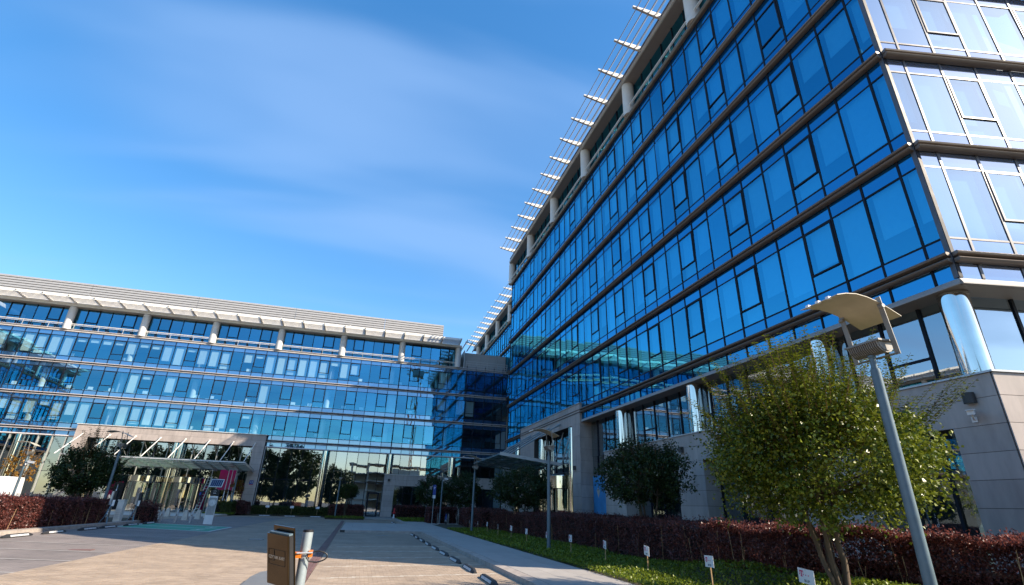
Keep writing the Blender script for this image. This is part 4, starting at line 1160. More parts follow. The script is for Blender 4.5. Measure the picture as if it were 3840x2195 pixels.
hedge('dark purple hedge beyond the fire hydrant at the stone pier', [(4.6,68.6),(8.6,69.5),(8.6,71.5),(4.6,71.5)], .1, 1.5, 300, .13, 'leaf_purple', 6, HG)
hedge('dark purple hedge behind the bicycle rack', [(6.62,52.6),(9.5,53.8),(9.5,56),(6.62,55.5)], .1, 1.5, 450, .11, 'leaf_purple', 7, HG)
hedge('dark purple hedge right of the bicycle rack', [(8.9,46.0),(9.6,42.6),(11.6,42.6),(12.4,53),(9.6,53)], .1, 1.5, 450, .11, 'leaf_purple', 8, HG)
hedge('long low green hedge under the lobby windows', [(-12.2,70.4),(-3.55,70.4),(-3.55,71.6),(-12.2,71.6)], .1, .98, 600, .11, 'leaf_box', 9)
hedge('small green bush at the left end of the low green hedge', [(-15.6,67.9),(-13.7,67.6),(-13.5,69.0),(-15.4,69.4)], .12, 1.35, 500, .12, 'leaf_box', 10, jag=.12)
hedge('small purple bush between the number plate and the green hedge', [(-13.5,69.0),(-12.3,69.2),(-12.3,70.4),(-13.4,70.4)], .12, 1.4, 500, .12, 'leaf_purple', 11, HG, jag=.12)
hedge('ragged purple shrub around the two charging posts', [(-13.3,38.6),(-12.4,38.3),(-12.3,40.2),(-13.2,40.4)], .15, 1.25, 420, .10, 'leaf_purple', 12, HG, 12, jag=.16)
# ground cover on the right lawn, grass strips
def cover(name, poly_fn, x0, x1, y0, y1, n, leaf, mat, z, zr, seed, near=True, parent=None):
    g = np.random.default_rng(seed)
    q = np.column_stack([g.uniform(x0,x1,n), y0+(y1-y0)*(g.uniform(0,1,n)**(1.6 if near else 1))])
    q = q[poly_fn(q[:,0], q[:,1])]; k = len(q)
    hgt = z+(np.array([mound(a,c) for a,c in q]) if near else 0)+zr*(.45+.35*np.sin(q[:,0]*1.9)*np.cos(q[:,1]*1.3)+.5*g.random(k))
    P = np.column_stack([q, hgt]); s = leaf*(.7+.6*g.random(k))*(1 if not near else 1+.0*q[:,1])
    D = g.normal(0,.8,(k,3))+np.array([0,0,.5])
    return soup(name, P, D, g.normal(0,.5,(k,3))+np.array([0,0,1.]), s, s*.6, mat, parent)
lawn = lambda x, y: (x > 6.5+.03*np.sin(y*3)) & (x < np.where(y > 20, 10.2-(y-20)*.03, np.where(y>10, 9.7, 9.9)))
cover('ground_cover', lawn, 6.5, 11.7, 4.5, 18, 62000, .06, 'leaf_cover', .10, .13, 1)
cover('ground_cover', lawn, 6.5, 11.7, 17, 41, 52000, .08, 'leaf_cover', .10, .13, 2, False)
cover('grass_strip', lambda x,y: x > -99, -3.3, .75, 62.8, 66.4, 5000, .13, 'leaf_cover', .11, .10, 3, False)
cover('grass_strip', lambda x,y: x > 4.6, 4.5, 9, 56, 68.5, 9000, .13, 'leaf_cover', .10, .10, 4, False)
cover('grass_strip', lambda x,y: x > -99, -16.2, -13.4, 66.4, 68.6, 3000, .13, 'leaf_cover', .10, .10, 5, False)
cover('verge_plants', lambda x,y: x > -99, -13.05, -12.82, 8, 38, 4500, .08, 'leaf_cover', .12, .10, 6, False)
# ------------------------------------------------------------------ street lamps with curved reflector sheets
def make_lamp(label, x, y, z, group):
    t = thing('street_lamp', label, 'street lamp', (x, y, z), 0, group)
    o = Vector((x, y, z))
    b = MB().lathe([(.16,0),(.16,.02),(.088,.03),(.084,.25),(.071,4.0),(.067,4.05)], 20, o); b.build('pole', 'pole_grey', t, True)
    MB().lathe([(.045,4.04),(.045,4.24),(.06,4.25),(.06,4.28)], 14, o).build('spigot', 'pole_grey', t, True)
    b = MB()
    for s in (-1, 1):
        b.bar(o+Vector((.10, s*.36, 4.22)), o+Vector((-.02, s*.36, 5.19)), .012, .085, (0,1,0))
    b.bar(o+Vector((.10,-.36,4.24)), o+Vector((.10,.36,4.24)), .07, .014)
    b.build('bracket', 'cast_grey', t)
    for s in (-1, 1): MB().tube([o+Vector((-.0,s*.33,5.03)), o+Vector((-.0,s*.41,5.03))], .035, 8).build('knob', 'cast_grey', t, True)
    # flood light: ribbed housing looking upwards
    b = MB(); c = o+Vector((.02,0,4.42))
    b.add(*(lambda vs: (vs, [(i,(i+1)%8,8+(i+1)%8,8+i) for i in range(8)]+[tuple(reversed(range(8))), tuple(range(8,16))]))(
        [tuple(c+Vector((.155*math.cos(PI+i*PI/7), -.27, .15*math.sin(PI+i*PI/7)+.03))) for i in range(8)]+[tuple(c+Vector((.155*math.cos(PI+i*PI/7), .27, .15*math.sin(PI+i*PI/7)+.03))) for i in range(8)]))
    h = b.build('floodlight', 'cast_grey', t)
    f = MB()
    for i in range(15):
        yy = -.25+.5*i/14
        pr = [tuple(c+Vector((.185*math.cos(PI+q*PI/6), yy-.008, .18*math.sin(PI+q*PI/6)+.03))) for q in range(7)]
        f.add(pr+[(a,b_+.016,z_) for a,b_,z_ in pr], [tuple(range(7)), tuple(reversed(range(7,14)))]+[(i_,(i_+1)%7,7+(i_+1)%7,7+i_) for i_ in range(7)])
    f.build('cooling_fin', 'cast_grey', h)
    MB().box(c.x-.2,c.y-.31,c.z+.03,c.x+.2,c.y+.31,c.z+.06).build('glass_frame', 'cast_grey', h)
    # reflector sheet
    pts = [(-.90,5.11),(-.7,5.16),(-.48,5.18),(-.26,5.155),(-.05,5.10),(.17,5.01),(.40,4.90)]
    b = MB(); vs = []; n = len(pts)
    for dz in (0, .012):
        for s in (-.37, .37): vs += [tuple(o+Vector((px, s, pz+dz))) for px, pz in pts]
    fs = []
    for i in range(n-1):
        fs += [(i, n+i, n+i+1, i+1), (2*n+i, 2*n+i+1, 3*n+i+1, 3*n+i), (i, i+1, 2*n+i+1, 2*n+i), (n+i, 3*n+i, 3*n+i+1, n+i+1)]
    fs += [(0, 2*n, 3*n, n), (n-1, 2*n-1, 4*n-1, 3*n-1)]
    b.add(vs, fs).build('reflector', 'lamp_sheet', t, True)
    for s in (-.2, 0, .2): MB().box(o.x-.93, o.y+s-.03, o.z+5.10, o.x-.87, o.y+s+.03, o.z+5.14).build('clip', 'white', t)
    for ch in t.children_recursive:                      # final height 5.1 m
        for v in ch.data.vertices: v.co.z = z+(v.co.z-z)*.963; v.co.x = x+(v.co.x-x)*.94
    return t
LG = 'street lamps with curved reflector sheets'
lp = make_lamp('nearest street lamp, tall blue grey pole in front of the big bushy maple', 7.62, 6.02, 0, LG)
for x, y, z, lb in ((7.9, 22.3, .0, 'second lamp in the row, on the lawn in front of the right glass canopy'),
                    (7.5, 36.6, .0, 'third lamp of the right row, rising from the dark hedge'),
                    (7.6, 52.4, .0, 'fourth lamp of the right row with a camera on its pole behind the bicycle rack'),
                    (7.55, 63.6, .0, 'farthest lamp of the right row, at the left edge of the dark trees'),
                    (-2.35, 63.9, .0, 'lamp standing alone at the left end of the purple hedge block before the lobby'),
                    (-13.6, 35.2, .12, 'lamp on the left between the dark maple and the charging posts'),
                    (-23.6, 46.5, .12, 'lamp with camera at the far left before the lobby glass'),
                    (-13.9, 68.2, .12, 'distant lamp beside the number plate and the three flag poles')):
    copy_thing(lp, TR(x, y, z), lb)

# ------------------------------------------------------------------ rubber wheel stops with reflective panels
def make_stop(label, group):
    t = thing('wheel_stop', label, 'wheel stop', (0,0,0), 0, group)
    L = .92; pr = [(-.09,0),(.09,0),(.055,.085),(.035,.105),(-.035,.105),(-.055,.085)]
    b = MB(); e = .62
    ends = [(-L, .55, 0), (-e, 1, 1), (e, 1, 1), (L, .55, 0)]
    vs = []
    for u, sw_, full in ends:
        for x, z in pr: vs.append((x*sw_ if not full else x, u, z if full else min(z, .045)))
    n = 6; fs = []
    for i in range(3):
        for j in range(n): fs.append((i*n+j, (i+1)*n+j, (i+1)*n+(j+1)%n, i*n+(j+1)%n))
    fs += [tuple(range(n)), tuple(reversed(range(3*n,4*n)))]
    b.add(vs, fs).build('body', 'rubber', t)
    for s in (-1, 1):
        for u0, u1 in ((-.56,-.2),(-.17,.17),(.2,.56)):
            x0, z0, x1, z1 = .086*s, .018, .06*s, .078
            dx, dz = .006*s, .002
            MB().add([(x0+dx,u0,z0+dz),(x0+dx,u1,z0+dz),(x1+dx,u1,z1+dz),(x1+dx,u0,z1+dz),(x0-dx,u0,z0),(x0-dx,u1,z0),(x1-dx,u1,z1),(x1-dx,u0,z1)],
                     [(0,1,2,3) if s > 0 else (3,2,1,0),(4,7,6,5),(0,4,5,1),(1,5,6,2),(2,6,7,3),(3,7,4,0)]).build('reflective_panel', 'reflector_white', t)
    return t
WG = 'black wheel stops at the heads of the parking bays'
ordn = ['nearest', 'second nearest', 'third nearest', 'fourth', 'fifth', 'sixth', 'seventh', 'eighth', 'ninth', 'tenth and farthest']
ws = make_stop('black rubber wheel stop with white panels, nearest in the right kerbside row', WG)
ws.matrix_basis = TR(3.36, 11.55, .004)
for k in range(1, 10):
    copy_thing(ws, TR(3.36+.002*k, 11.45+2.48*k, .004, random.uniform(-.03,.03)), 'black wheel stop, %s from the camera in the right kerbside row' % ordn[k])
for k, y in enumerate((24.55, 27.05, 30.0, 32.1, 34.95, 37.6)):
    copy_thing(ws, TR(-11.85, y, gz(-11.85, y)+.004, random.uniform(-.03,.03)), 'black wheel stop, %s in the row before the left purple hedge' % ['nearest','second','third','fourth beside the green bay','fifth at the green bay','last beyond the green bay'][k])
for k, x in enumerate((-10.3, -7.55, -4.7)):
    copy_thing(ws, TR(x, 69.0, .004, PI/2), 'black wheel stop, %s of the three below the low green hedge' % ['leftmost','middle','rightmost'][k])
for k, y in enumerate((52.3, 55.3)):
    copy_thing(ws, TR(3.45, y, .004, .1), 'far wheel stop beyond the raised crossing, %s' % ['nearer one','farther one'][k])

# ------------------------------------------------------------------ small shop signs on stakes along the lawn
SG = 'small white shop signs on wooden stakes'
def make_sign(label):
    t = thing('stake_sign', label, 'sign', (0,0,0), 0, SG)
    MB().box(-.015,-.012,-.1,.015,.012,.66).build('stake', 'wood', t)
    MB().box(-.21,-.020,.57,.21,-.012,.81).build('plate', 'white', t)
    b = MB(); y0, y1 = -.0235, -.0205; cx = -.115          # slab serif letter T and four squares
    b.box(cx-.05,y0,.755,cx+.05,y1,.774); b.box(cx-.011,y0,.685,cx+.011,y1,.755); b.box(cx-.028,y0,.674,cx+.028,y1,.685)
    b.box(cx-.05,y0,.727,cx-.041,y1,.755); b.box(cx+.041,y0,.727,cx+.05,y1,.755)
    for q in (-.058,.036,.10,.17): b.box(cx+q,y0,.700,cx+q+.022,y1,.717)
    put('emblem', b.mesh('emblem', 'magenta'), None, t)
    put('lettering', text_mesh('SKLEP', .055, 'black', .001), Matrix.Translation((.01,-.0215,.615)) @ Matrix.Rotation(PI/2, 4, 'X'), t)
    MB().box(-.004,-.024,.792,.004,-.0205,.800).build('screw', 'black', t)
    return t
sg = make_sign('white T sign reading SKLEP, nearest to the camera at the hedge foot')
sg.matrix_basis = TR(8.0, 8.62, 0.03, rad(-97)) @ Matrix.Rotation(rad(3), 4, 'Y')
sname = ['second nearest','third nearest','fourth','fifth','sixth','seventh','eighth','ninth','tenth','eleventh','twelfth and farthest']
for k in range(1, 12):
    y = 8.62+2.83*k
    copy_thing(sg, TR(8.0+random.uniform(-.05,.05), y, random.uniform(-.02,.03), rad(-97+random.uniform(-6,6))) @ Matrix.Rotation(rad(random.uniform(-3,3)), 4, 'Y'), 'white T sign on a stake in the lawn, %s of the row' % sname[k-1])
for k, (x, y, lb) in enumerate(((-10.3,70.05,'leftmost'),(-7.6,70.05,'middle'),(-4.7,70.05,'rightmost'))):
    copy_thing(sg, TR(x, y, .32, rad(-10)), 'small white sign against the low green hedge, %s of three' % lb)

# ------------------------------------------------------------------ card reader post in the foreground
PX, PY = -.398, 5.27
cr = thing('card_reader', 'brown metal card reader box on a slim pale post, engraved CZYTNIK KART', 'card reader', (PX, PY, 0))
MB().lathe([(.14,0),(.14,.015),(.043,.02),(.043,1.452)], 28, (PX,PY,0)).build('post', 'pole_light', cr, True)
MB().lathe([(.045,1.450),(.045,1.466),(.038,1.472)], 28, (PX,PY,0)).build('post_cap', 'black', cr, True)
# box frame: X along the face, Y out of the face, Z up, leaning a little outwards
yw, ln_, rl = .898, .25, .05
X = Vector((math.cos(yw), -math.sin(yw), 0)); Yn = Vector((X.y, -X.x, 0)); Zu = Vector((0,0,1))
Z1 = Zu*math.cos(ln_)+Yn*math.sin(ln_); Y2 = Yn*math.cos(ln_)-Zu*math.sin(ln_)
X2 = X*math.cos(rl)-Z1*math.sin(rl); Z2 = Z1*math.cos(rl)+X*math.sin(rl)
oc = Vector((-.566, 5.18, 1.253))
MR = Matrix(((X2.x,Y2.x,Z2.x,oc.x),(X2.y,Y2.y,Z2.y,oc.y),(X2.z,Y2.z,Z2.z,oc.z),(0,0,0,1)))
def rbox(b, x0, x1, y0, y1, z0, z1, r=.012):
    """box with rounded vertical edges"""
    po = []
    for cx_, cy_, a0 in ((x1-r,y1-r,0),(x0+r,y1-r,90),(x0+r,y0+r,180),(x1-r,y0+r,270)):
        for q in (0,30,60,90): po.append((cx_+r*math.cos(rad(a0+q)), cy_+r*math.sin(rad(a0+q))))
    return b.prism(po, z0, z1)
rbox(MB(), -.150, .150, -.018, .030, -.20, .190).xform(MR).build('housing', 'black', cr)
rbox(MB(), -.160, .156, .027, .044, -.205, .196, .006).xform(MR).build('front_cover', 'bronze', cr)
rbox(MB(), -.166, .150, -.030, -.020, -.215, .245, .004).xform(MR).build('back_plate', 'bronze', cr)
MB().bar((-.15,.010,.199),(.15,.010,.199),.034,.014).xform(MR).build('hood', 'pole_grey', cr)
b = MB(); y = .0455
def rect(b, x0, x1, z0, z1, t=.0022):
    b.bar((x0,y,z0),(x1,y,z0),.002,t); b.bar((x0,y,z1),(x1,y,z1),.002,t); b.bar((x0,y,z0),(x0,y,z1),t,.002); b.bar((x1,y,z0),(x1,y,z1),t,.002)
rect(b, -.128, .115, -.045, .075); rect(b, -.128, -.045, -.015, .075)
b.bar((-.045,y,.062),(-.045,y,-.015),.004,.004)
put('engraving', b.mesh('engraving', 'black'), MR, cr)
# the lettering stands on the front cover; its x runs with the face, its height with the box
put('lettering', text_mesh('CZYTNIK KART', .034, 'text_grey', .0008), MR @ Matrix.Translation((-.006,.0455,.012)) @ Matrix(((1,0,0,0),(0,0,-1,0),(0,1,0,0),(0,0,0,1))), cr)
MB().bar((PX-.10,PY-.03,1.27),(PX-.02,PY-.035,1.27),.06,.045).build('clamp', 'orange', cr)
MB().box(PX+.035,PY-.05,1.255,PX+.065,PY+.04,1.305).build('clamp', 'orange', cr)
MB().tube([(PX-.06,PY-.07,1.285),(PX+.07,PY-.06,1.290)], .007, 8).build('bolt', 'aluminium', cr, True)
b = MB(); pts = [Vector((PX+.09+.105*math.sin(t), PY-.06, 1.250-.036*math.cos(t)+.02*math.sin(t*.5))) for t in np.linspace(0.0, 2.9, 18)]
b.tube([(PX+.02,PY-.06,1.262),(PX+.045,PY-.06,1.225)]+pts[1:]+[(PX+.065,PY-.05,1.292)], .006, 8); b.build('cable_loop', 'black', cr, True)

# ------------------------------------------------------------------ left side: bike hire totem, posts, chargers, flags
tt = thing('info_totem', 'tall white striped bike hire totem with black arched head and solar panel', 'totem', (-9.17, 39.6, .15))
z = .15
MB().box(-9.43,39.5,z,-8.92,39.62,z+.52).build('base', 'white', tt)
MB().box(-9.42,39.51,z+.52,-8.93,39.61,z+1.68).build('panel', 'white', tt)
b = MB()
for i in range(26): b.box(-9.40,39.502,z+.56+i*.04,-8.95,39.512,z+.578+i*.04)
tag(b.build('stripe', 'black', tt), kind='stuff')
b = MB(); b.tube([(-9.175,39.497,z+1.28),(-9.175,39.503,z+1.28)], .20, 28); b.build('emblem_disc', 'white', tt)
b = MB()
for i in range(28):
    t = 2*PI*i/28; b.bar((-9.175+.165*math.cos(t),39.494,z+1.28+.165*math.sin(t)),(-9.175+.19*math.cos(t),39.494,z+1.28+.19*math.sin(t)),.012,.004)
for i in range(20):
    t = 2*PI*i/20; q = 2*PI*(i+1)/20
    b.bar((-9.175+.13*math.cos(t),39.494,z+1.28+.13*math.sin(t)),(-9.175+.13*math.cos(q),39.494,z+1.28+.13*math.sin(q)),.008,.004)
b.bar((-9.175,39.494,z+1.2),(-9.175,39.494,z+1.36),.02,.004,(1,0,0)); b.bar((-9.23,39.494,z+1.24),(-9.12,39.494,z+1.24),.02,.004)
b.build('emblem', 'black', tt)
arch = [(-9.425,z+1.70),(-8.925,z+1.70)]+[(-9.175+.25*math.cos(PI*i/14), z+1.88+.25*math.sin(PI*i/14)) for i in range(15)]
vs = [(x,39.50,q) for x,q in arch]+[(x,39.62,q) for x,q in arch]; n = len(arch)
MB().add(vs, [tuple(range(n)), tuple(reversed(range(n,2*n)))]+[(i,n+i,n+(i+1)%n,(i+1)%n) for i in range(n)]).build('head', 'black', tt)
b = MB()
for cx_ in (-9.23,-9.12):
    for i in range(12):
        t, q = 2*PI*i/12, 2*PI*(i+1)/12; b.bar((cx_+.035*math.cos(t),39.495,z+1.98+.035*math.sin(t)),(cx_+.035*math.cos(q),39.495,z+1.98+.035*math.sin(q)),.008,.005)
b.bar((-9.23,39.495,z+1.98),(-9.175,39.495,z+2.03),.008,.005); b.bar((-9.175,39.495,z+2.03),(-9.12,39.495,z+1.98),.008,.005); b.bar((-9.26,39.495,z+1.86),(-9.09,39.495,z+1.86),.006,.03)
b.build('bicycle_symbol', 'white', tt)
MB().tube([(-9.175,39.56,z+2.1),(-9.175,39.56,z+2.4)], .03, 8).build('mast', 'aluminium', tt)
ms = Matrix.Translation((-9.2,39.56,z+2.47)) @ Matrix.Rotation(rad(52), 4, 'X')
sp_ = MB().obox(ms, .76, .62, .04).build('solar_panel', 'white_metal', tt)
b = MB()
for i in range(6): b.obox(ms @ Matrix.Translation((-.29+i*.116,0,.022)), .108, .54, .006)
b.build('solar_cell', 'solar', sp_)

BG = 'slim steel docking posts beside the green bay'
bp = thing('docking_post', 'slim leaning steel post, leftmost of four by the green bay', 'bollard', (0,0,0), 0, BG)
MB().lathe([(.075,0),(.075,.58),(.055,.60),(.055,.68),(.03,.74),(.025,.78)], 16).build('post', 'aluminium', bp, True)
MB().lathe([(.03,.78),(.03,.83),(.01,.85)], 12).build('finial', 'white_metal', bp, True)
MB().box(-.02,-.09,.45,.02,-.07,.5).build('lock', 'black', bp)
bp.matrix_basis = TR(-13.05, 40.5, .16) @ Matrix.Rotation(rad(7), 4, 'Y')
for x, lb in ((-12.2,'second from left of four by the green bay'),(-11.35,'third from left of four by the green bay'),(-10.48,'rightmost of four, next to the totem')):
    copy_thing(bp, TR(x, 40.5, .15) @ Matrix.Rotation(rad(6), 4, 'Y'), 'slim leaning steel post, '+lb)
CG = 'tapered concrete bollards before the entrance'
cb = thing('concrete_bollard', 'tapered pale concrete bollard, leftmost and behind the left steel posts', 'bollard', (0,0,0), 0, CG)
b = MB().add([(-.19,-.19,0),(.19,-.19,0),(.19,.19,0),(-.19,.19,0),(-.11,-.11,.72),(.11,-.11,.72),(.11,.11,.72),(-.11,.11,.72)], [(0,3,2,1),(4,5,6,7),(0,1,5,4),(1,2,6,5),(2,3,7,6),(3,0,4,7)])
b.build('body', 'concrete_light', cb); MB().box(-.2,-.2,-.02,.2,.2,.015).build('foot', 'concrete', cb)
cb.matrix_basis = TR(-13.9, 45.2, .1)
for x, y, lb in ((-14.95,51.0,'second from left, set back towards the doors'),(-11.9,44.6,'middle one between two steel posts'),(-11.75,47.3,'fourth, behind the right steel post'),(-11.95,50.6,'rightmost, set back next to the totem')):
    copy_thing(cb, TR(x, y, .12), 'tapered pale concrete bollard, '+lb)
EG = 'electric car charging posts'
def make_charger(label):
    t = thing('charging_post', label, 'charging post', (0,0,0), 0, EG)
    MB().box(-.035,-.03,0,.035,.03,.98).build('pedestal', 'cast_grey', t)
    pr = [(-.13,-.02),(-.10,-.15),(-.02,-.18),(.02,-.13),(.02,.10),(-.06,.12),(-.12,.08)]
    b = MB().prism(pr, .95, 1.62); b.build('front_shell', 'aluminium', t, True)
    b = MB().prism([(.03,-.16),(.13,-.13),(.17,-.02),(.14,.10),(.03,.11)], 1.02, 1.66); b.build('side_shell', 'black', t, True)
    MB().prism([(.05,-.17),(.13,-.145),(.15,-.12),(.06,-.15)], .9, 1.2).build('accent', 'white', t)
    MB().lathe([(.035,1.62),(.03,1.72),(.012,1.74),(.012,1.98)], 10).build('beacon', 'aluminium', t, True)
    b = MB(); pts = [(.05,-.16,1.05),(.02,-.25,.75),(-.08,-.28,.35),(-.25,-.25,.06),(-.05,-.4,.03),(.2,-.5,.03),(.12,-.3,.2),(.02,-.22,.55)]
    fine = []
    for a, c in zip(pts[:-1], pts[1:]):
        for q in (0,.5): fine.append(Vector(a).lerp(Vector(c), q))
    b.tube(fine, .015, 6); b.build('charging_cable', 'cable_blue', t, True)
    return t
ch = make_charger('silver and black charging post with looped blue cable at the end of the hedge')
ch.matrix_basis = TR(-12.68, 33.9, .26)
copy_thing(ch, TR(-12.75, 37.6, .24), 'silver and black charging post standing in the purple shrub')
cbx = thing('utility_cabinet', 'pale grey utility cabinet right behind the first charging post', 'cabinet', (-13.1, 36.2, .12))
MB().box(-13.2,36.0,.12,-12.9,36.4,1.42).build('body', 'white_metal', cbx)
b = MB()
for q in range(6): b.box(-13.17,35.985,.5+q*.09,-12.93,36.0,.53+q*.09)
b.build('vent', 'aluminium', cbx); MB().box(-13.23,35.97,1.42,-12.87,36.43,1.47).build('lid', 'white_metal', cbx)
FGp = 'white flag poles before the magenta banner'
fp = thing('flag_pole', 'white flag pole, leftmost of three before the magenta banner', 'flag pole', (0,0,0), 0, FGp)
MB().lathe([(.055,0),(.045,2.3),(.035,4.6)], 10).build('pole', 'white', fp, True)
MB().lathe([(.05,4.6),(.05,4.66),(.01,4.7)], 10).build('finial', 'white', fp, True); MB().box(-.14,-.14,-.02,.14,.14,.05).build('foot', 'concrete', fp)
fp.matrix_basis = TR(-15.05, 69.0, .16)
copy_thing(fp, TR(-14.7, 69.2, .16), 'white flag pole, middle one of three'); copy_thing(fp, TR(-14.33, 69.4, .16), 'white flag pole, rightmost of three')
ld = thing('ladder', 'aluminium ladder leaning on the entrance glass beside the revolving doors', 'ladder', (-17.1, 68.0, .15))
b = MB()
for dx in (0, .40): b.bar((-17.33+dx,67.6,.15),(-16.98+dx*.85,68.9,4.0),.05,.08)
b.build('rail', 'white_metal', ld)
for i in range(13):
    f = (i+.5)/13; b = MB(); xx = -17.33+.35*f; yy = 67.6+1.3*f; zz = .15+3.85*f
    b.bar((xx,yy,zz),(xx+.40-.06*f,yy,zz),.035,.035); b.build('rung', 'white_metal', ld)
def person(label, x, y, z, rz):
    t = thing('person', label, 'person', (x, y, z), rz)
    J = {'pel':(0,0,.92),'wst':(0,.02,1.08),'chs':(0,.05,1.30),'nck':(0,.08,1.47),'hd':(0,.10,1.58),'hd2':(0,.11,1.69),
         'hipL':(-.10,0,.88),'knL':(-.11,.10,.48),'anL':(-.11,.02,.09),'toL':(-.11,.17,.03),'hipR':(.10,0,.88),'knR':(.12,.20,.66),'anR':(.12,.10,.34),'toR':(.12,.25,.29),
         'shL':(-.19,.05,1.40),'elL':(-.24,.22,1.22),'wrL':(-.18,.42,1.38),'haL':(-.17,.50,1.42),'shR':(.19,.05,1.40),'elR':(.24,.24,1.34),'wrR':(.18,.42,1.55),'haR':(.17,.49,1.60)}
    Rr = {'pel':.15,'wst':.13,'chs':.16,'nck':.06,'hd':.085,'hd2':.08,'hipL':.10,'knL':.065,'anL':.05,'toL':.045,'hipR':.10,'knR':.065,'anR':.05,'toR':.045,'shL':.075,'elL':.05,'wrL':.036,'haL':.034,'shR':.075,'elR':.05,'wrR':.036,'haR':.034}
    E = [('pel','wst'),('wst','chs'),('chs','nck'),('nck','hd'),('hd','hd2'),('pel','hipL'),('hipL','knL'),('knL','anL'),('anL','toL'),('pel','hipR'),('hipR','knR'),('knR','anR'),('anR','toR'),('chs','shL'),('shL','elL'),('elL','wrL'),('wrL','haL'),('chs','shR'),('shR','elR'),('elR','wrR'),('wrR','haR')]
    nm = list(J); me = bpy.data.meshes.new('body'); me.from_pydata([J[k] for k in nm], [(nm.index(a), nm.index(c)) for a, c in E], [])
    o = bpy.data.objects.new('body', me); C.objects.link(o)
    md = o.modifiers.new('skin', 'SKIN'); sv_ = me.skin_vertices[0].data
    for i, k in enumerate(nm): sv_[i].radius = (Rr[k], Rr[k]*(.75 if k in ('pel','wst','chs') else 1)); sv_[i].use_root = (k == 'pel')
    o.modifiers.new('sub', 'SUBSURF').levels = 1
    dg = bpy.context.evaluated_depsgraph_get(); m2 = bpy.data.meshes.new_from_object(o.evaluated_get(dg)); bpy.data.objects.remove(o)
    m2.materials.clear(); m2.materials.append(M['cloth_dark']); m2.materials.append(M['skin'])
    for p in m2.polygons:
        zc = sum(m2.vertices[i].co.z for i in p.vertices)/len(p.vertices); yc = sum(m2.vertices[i].co.y for i in p.vertices)/len(p.vertices)
        p.material_index = 1 if (zc > 1.46 and yc < .3) or yc > .41 else 0; p.use_smooth = True
    m2.name = 'body'; put('body', m2, WM[t.name], t)
    put('hair', MB().lathe([(.03,1.62),(.088,1.64),(.092,1.71),(.06,1.77),(.01,1.785)], 14, (0,.07,0)).mesh('hair','black',True), WM[t.name], t)
    b = MB().box(-.09,-.16,1.02,.09,-.10,1.3); put('tool_bag', b.mesh('tool_bag','cloth_blue'), WM[t.name], t)
    return t
person('worker in dark clothes with a blue bag climbing the ladder at the entrance', -17.0, 67.35, .95, rad(-12))
# three tall panes of a white van and other things at the far left
vn = thing('van', 'back part of a white van parked behind the left hedge', 'van', (-27.6, 50.6, .12))
b = MB(); Fv = Frame((-30.9, 50.0), (1,0), (0,-1))
pr = [(-1.95,.45),(-1.95,1.5),(-1.80,2.5),(-1.70,2.65),(-.25,2.65),(-.12,2.5),(0,1.5),(0,.45)]
Fv.extr(b, 0, 5.0, [(w,z_+.12) for w,z_ in pr]); b.build('body', 'van_white', vn)
for xx in (-29.8, -26.9):
    w_ = MB().tube([(xx,49.93,.47),(xx,50.15,.47)], .34, 20).build('wheel', 'rubber', vn); MB().tube([(xx,49.915,.47),(xx,49.935,.47)], .2, 16).build('rim', 'aluminium', w_)
MB().box(-25.93,50.1,.9,-25.885,50.3,1.5).build('tail_light', 'red', vn)
MB().box(-29.5,49.985,1.2,-26.2,49.995,1.24).build('trim', 'aluminium', vn)

# ------------------------------------------------------------------ hydrant, bicycle, rack, sign, lamps on walls, cameras
hy = thing('fire_hydrant', 'red and white fire hydrant beside the grey stone pier', 'hydrant', (4.35, 69.3, .13))
MB().lathe([(.15,0),(.15,.05),(.10,.07),(.10,.42)], 14, (4.35,69.3,.13)).build('barrel', 'white', hy, True)
MB().lathe([(.11,.42),(.13,.46),(.13,.62),(.09,.8),(.09,1.05),(.05,1.15)], 14, (4.35,69.3,.13)).build('bonnet', 'red', hy, True)
b = MB()
for s in (-1,1): b.tube([(4.35,69.3,.72),(4.35+s*.22,69.25,.72)], .06, 10)
b.build('outlet', 'red', hy, True)
rk = thing('bicycle_rack', 'steel bicycle rack of pale upright posts before the dark hedge', 'bicycle rack', (8.0, 51.6, .13))
for x in (7.28, 7.42, 8.25, 8.32, 9.1, 9.25): MB().bar((x,51.6,.13),(x,51.6,1.02),.06,.06,(1,0,0)).build('post', 'cast_grey', rk)
MB().box(7.25,51.5,.13,9.3,51.7,.16).build('base_rail', 'aluminium', rk)
bk = thing('bicycle', 'dark bicycle leaning against the right post of the rack', 'bicycle', (8.05, 51.4, .13))
for yc in (51.05, 52.05):
    b = MB(); pts = [(8.05+.03*math.sin(t), yc+.33*math.cos(t), .47+.33*math.sin(t)) for t in np.linspace(0, 2*PI, 25)]; b.tube(pts, .022, 6, False); wh = b.build('wheel', 'rubber', bk, True)
    s_ = MB()
    for i in range(10): t = PI*i/10; s_.bar((8.05,yc+.32*math.cos(t),.47+.32*math.sin(t)),(8.05,yc-.32*math.cos(t),.47-.32*math.sin(t)),.004,.004,(1,0,0))
    s_.build('spokes', 'aluminium', wh)
b = MB(); A_ = {'h':(8.05,51.2,1.0),'b':(8.05,51.5,.42),'s':(8.05,51.75,.95),'r':(8.05,52.05,.47),'f':(8.05,51.05,.47)}
for p, q in (('h','b'),('h','s'),('b','s'),('b','r'),('s','r'),('h','f')): b.tube([A_[p],A_[q]], .02, 6)
b.build('frame', 'blue_sign', bk, True); MB().box(7.99,51.66,.99,8.11,51.92,1.04).build('saddle', 'black', bk)
MB().tube([(7.78,51.28,1.1),(8.0,51.18,1.06),(8.1,51.18,1.06),(8.32,51.28,1.1)], .016, 6).build('handlebar', 'black', bk, True)
b = MB(); b.tube([(8.0,51.5,.42),(8.1,51.5,.42)], .09, 12); b.build('chainset', 'aluminium', bk, True)
